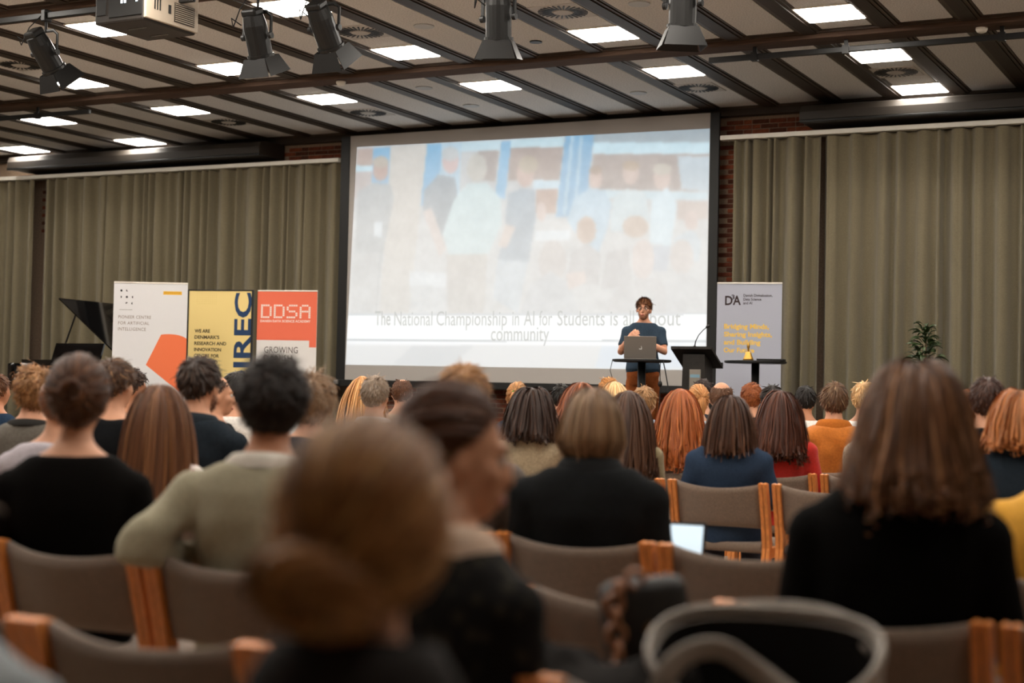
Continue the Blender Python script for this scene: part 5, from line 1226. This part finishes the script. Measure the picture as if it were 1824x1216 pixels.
def speaker():
    dz = .53; b = MB(); hc = Vector((0, .02, 1.182)); M = headM(hc, R(-6), R(2), R(-3))
    add_torso(b, 1.02, 0); b.tube([(0, -.012, 1.04), hc+Vector((0, -.012, -.02))], [.056, .053], 12); add_head(b, M, True)
    ra = [Vector((.185, -.03, .92)), Vector((.255, .03, .69)), Vector((.165, .235, .835))]; la = [Vector((-.185, -.03, .92)), Vector((-.245, .06, .70)), Vector((-.005, .265, .815))]
    for a in (ra, la): add_arm(b, a, .98)
    add_hand(b, ra[2], (-.62, .25, .55), (.55, .75, -.1), 1, curl=.42, spread=.12)
    add_hand(b, la[2], (.80, .12, .30), (-.15, .95, .2), -1, curl=.55, spread=.12)
    b.v = [(x, y, z+dz) for x, y, z in b.v]
    for s in (-1, 1): b.tube([(s*.085, .03, .98), (s*.095, .01, .80), (s*.10, .02, .52), (s*.105, .0, .42), (s*.11, -.02, .2), (s*.11, -.02, .08)], [.09, .085, .06, .056, .05, .04], 14); b.tube([(s*.11, -.05, .05), (s*.115, .05, .045), (s*.12, .17, .03)], [(.035, .04), (.042, .04), (.038, .02)], 10, flat=(1, 0, 0))
    me = smooth_all(remesh(b, .0062, 4))
    root = link('person', me, skinmat((214, 156, 126)), None, (-6.77, 16.70, .5), R(200), 'standing speaker in navy t-shirt, rust trousers and glasses, hands clasped', 'person')
    root.scale = (1.005,)*3
    b = MB(); add_torso(b, 1.03, .014, top=1.02); b.v = [(x, y, max(z, .49)) for x, y, z in b.v]
    for a in (ra, la): add_arm(b, a, .9, .015, .72)
    b.v = [(x, y, z+dz) for x, y, z in b.v]; b.loft([(.985, 0, .035, .192, .145), (1.05, 0, .035, .194, .147), (1.14, 0, .015, .184, .14)], 26)
    gm = remesh(b, .0095, 4); displace(gm, folds(5, .005)); link('t_shirt', smooth_all(gm), mat('tee_navy', (50, 64, 78), .95, .15, .12, 90, .3, 260), root)
    b = MB(); b.loft([(.84, 0, .02, .17, .13), (.95, 0, .035, .19, .142), (1.06, 0, .035, .184, .138)], 24)
    for s in (-1, 1): b.tube([(s*.085, .03, .94), (s*.097, .015, .80), (s*.105, .02, .52), (s*.11, .0, .42), (s*.115, -.02, .2), (s*.115, -.02, .07)], [.098, .1, .08, .076, .07, .068], 14)
    tm = remesh(b, .011, 4); displace(tm, folds(8, .006, 20, 20)); link('trousers', smooth_all(tm), mat('trousers_rust', (150, 82, 40), .92, .15, .15, 60, .3, 260), root)
    for s in (-1, 1):
        b = MB(); b.tube([(s*.112, -.075, .045), (s*.114, .0, .055), (s*.12, .11, .045), (s*.122, .2, .025)], [(.04, .045), (.048, .055), (.05, .04), (.036, .02)], 12, flat=(1, 0, 0))
        link('shoe', smooth_all(remesh(b, .01, 3)), M_black, root)
    Mw = Matrix.Translation((0, 0, dz)) @ M
    ho = link('hair', hair(H('short', (98, 62, 38), hl=(150, 100, 62), len=.06, lift=.55, mess=.25, comb=(.25, .2, .1), nape=.1, fade=[.15, .35, 1.1], crown=(.3, -.5, .8)), 1, 77), None, root); ho.matrix_local = Mw
    add_face_details(root, Mw, None); beard(Mw, root, (104, 66, 44)); spectacles(root, Mw)
speaker()
for r_, m_ in (bd1, bd2): beard(m_, r_, (52, 34, 24), 1200, .016)
spectacles(prof, pM) if False else None

# ------------------------------------------------------------------ laptop on the lap, bags
lp = empty('laptop', (-2.04, 5.23, .575), R(6), 'open laptop with bright screen on the lap of the suit wearer', 'laptop')
link('base', MB().bbox(-.155, .155, -.22, 0, 0, .014, .004).mesh('base'), M_lap, lp)
ld = link('lid', MB().bbox(-.155, .155, -.004, .006, 0, .225, .004).mesh('lid'), M_black, lp, (0, 0, .012)); ld.rotation_euler = (R(-14), 0, 0)
link('display', MB().box(-.145, .145, -.0065, -.0045, .012, .213).mesh('display'), emit('display_white', (.52, .72, .86), .42), ld)
link('window_bar', MB().box(-.13, -.0, -.0075, -.0066, .19, .205).mesh('window_bar'), emit('display_blue', (.22, .5, .75), .35), ld)
link('keyboard', MB().box(-.135, .135, -.18, -.05, .0135, .0165).mesh('keyboard'), M_black, lp)

def spline(pts, m=6):
    P_ = [Vector(p) for p in pts]; P_ = [P_[0]*2-P_[1]]+P_+[P_[-1]*2-P_[-2]]; out_ = []
    for i in range(1, len(P_)-2):
        for k in range(m):
            t = k/m; a, b_, c, d = P_[i-1:i+3]
            out_.append(.5*((2*b_)+(c-a)*t+(2*a-5*b_+4*c-d)*t*t+(3*b_-a-3*c+d)*t**3))
    return out_+[P_[-2]]
def grey_bag():
    t = empty('tote_bag', (-.84, 2.66, .456), R(8), 'grey leather tote bag with dark opening on the chair seat', 'bag')
    M_lea = mat('grey_leather', (142, 132, 122), .5, .35, .12, 20, .2); M_in = mat('bag_lining', (22, 19, 17), .9, .1)
    n = 36
    def ring(z, rx, ry, tilt=0., w=0.): return [(rx*math.copysign(abs(math.cos(a))**.8, math.cos(a)), ry*math.copysign(abs(math.sin(a))**.8, math.sin(a)), z+tilt*math.sin(a)+w*math.cos(2*a)) for a in [2*math.pi*j/n for j in range(n)]]
    outer = [ring(0, .17, .09), ring(.02, .185, .10), ring(.12, .20, .115), ring(.24, .205, .125, .03), ring(.34, .205, .13, .065, .012), ring(.352, .20, .127, .068, .012)]
    inner = [ring(.345, .192, .12, .068, .012), ring(.25, .19, .112, .03), ring(.05, .17, .09)]
    def skin(rs_):
        v = [p for r_ in rs_ for p in r_]; f = []
        for i in range(len(rs_)-1):
            for j in range(n): f.append((i*n+j, i*n+(j+1) % n, (i+1)*n+(j+1) % n, (i+1)*n+j))
        return v, f
    v, f = skin(outer+[inner[0]]); f.append(tuple(range(n-1, -1, -1)))
    link('body', smooth_all(MB().add(v, f).mesh('body')), M_lea, t)
    v, f = skin(inner); k = len(v); f.append(tuple(range(k-n, k))); link('lining', smooth_all(MB().add(v, f).mesh('lining')), M_in, t)
    # piped rim: broad grey band standing up at the back
    pts = [(p[0], p[1], p[2]+.004) for p in ring(.352, .203, .128, .068, .012)]; pts.append(pts[0])
    link('rim', smooth_all(MB().tube(pts, [(.008, .017)]*len(pts), 8, cap=False).mesh('rim')), M_lea, t)
    link('handle', smooth_all(MB().tube(spline([(-.15, -.128, .22), (-.155, -.14, .30), (-.12, -.13, .362), (-.06, -.10, .378), (0, -.09, .345), (.05, -.10, .315), (.10, -.128, .29)]), [(.005, .02)]*37, 10, flat=(0, 1, .2)).mesh('handle')), M_lea, t)
    link('handle', smooth_all(MB().tube(spline([(-.17, .08, .36), (-.13, .125, .40), (-.06, .135, .415), (.05, .135, .42), (.13, .12, .405), (.185, .06, .37)]), [(.005, .016)]*31, 10, flat=(0, 1, 0)).mesh('handle')), M_lea, t)
    link('clasp', MB().bbox(-.012, .03, -.14, -.128, .27, .292, .004).mesh('clasp'), M_steel, t)
grey_bag()
def black_bag():
    t = empty('handbag', (-1.085, 2.87, .456), R(20), 'black handbag with brown chain strap standing behind the tote', 'handbag')
    M_l = mat('black_leather', (34, 30, 26), .55, .35, .1, 20, .15)
    bo = link('body', MB().bbox(-.085, .085, -.035, .035, 0, .42, .03).mesh('body', True), M_l, t); bo.rotation_euler = (0, R(-9), 0)
    link('flap', MB().bbox(-.087, .087, -.04, .036, .24, .455, .028).mesh('flap', True), M_l, bo)
    link('emblem', MB().disc((.01, -.042, .36), .013, 14, (0, 1, 0), .006).mesh('emblem'), mat('old_brass', (112, 80, 40), .4, .5, metal=.6), bo)
    ring = bm_torus(.017, .0065, 12, 6); ring.materials.append(mat('brown_resin', (148, 96, 60), .4, .5))
    path = [(-.08, -.03, .45), (-.11, -.05, .43), (-.118, -.06, .405), (-.115, -.07, .38), (-.112, -.08, .35), (-.108, -.08, .315), (-.105, -.085, .28), (-.115, -.085, .245), (-.115, -.085, .21), (-.11, -.085, .175), (-.108, -.085, .14), (-.108, -.085, .105), (-.105, -.085, .07), (-.10, -.08, .035)]
    for i, p in enumerate(path):
        o = link('chain_link', ring, None, t, p); o.rotation_euler = (R(90), 0, R(90*(i % 2)+20))
black_bag()
def coat():
    b = MB()
    for i in range(7):
        a = i*.9; b.tube([(-.16+.04*i, -.10, .27+.02*math.sin(a)), (-.15+.045*i, 0, .315+.02*math.cos(a*1.3)), (-.13+.04*i, .12, .28+.03*math.sin(a*2))], [.035, .045, .03], 10)
    b.ell((-.02, 0, .2), (.18, .13, .14), None, 20, 12); b.ell((-.02, .02, .06), (.2, .16, .09), None, 20, 12)
    me = remesh(b, .012, 4); displace(me, folds(31, .008, 40, 30))
    o = link('folded_coat', smooth_all(me), mat('coat_black', (30, 27, 25), .95, .1, .1, 60, .3, 200), None, (-1.10, 2.60, .44), 0, 'dark crumpled coat lying left of the grey tote bag', 'coat')
coat()

for o in PENDING: COL.objects.link(o)
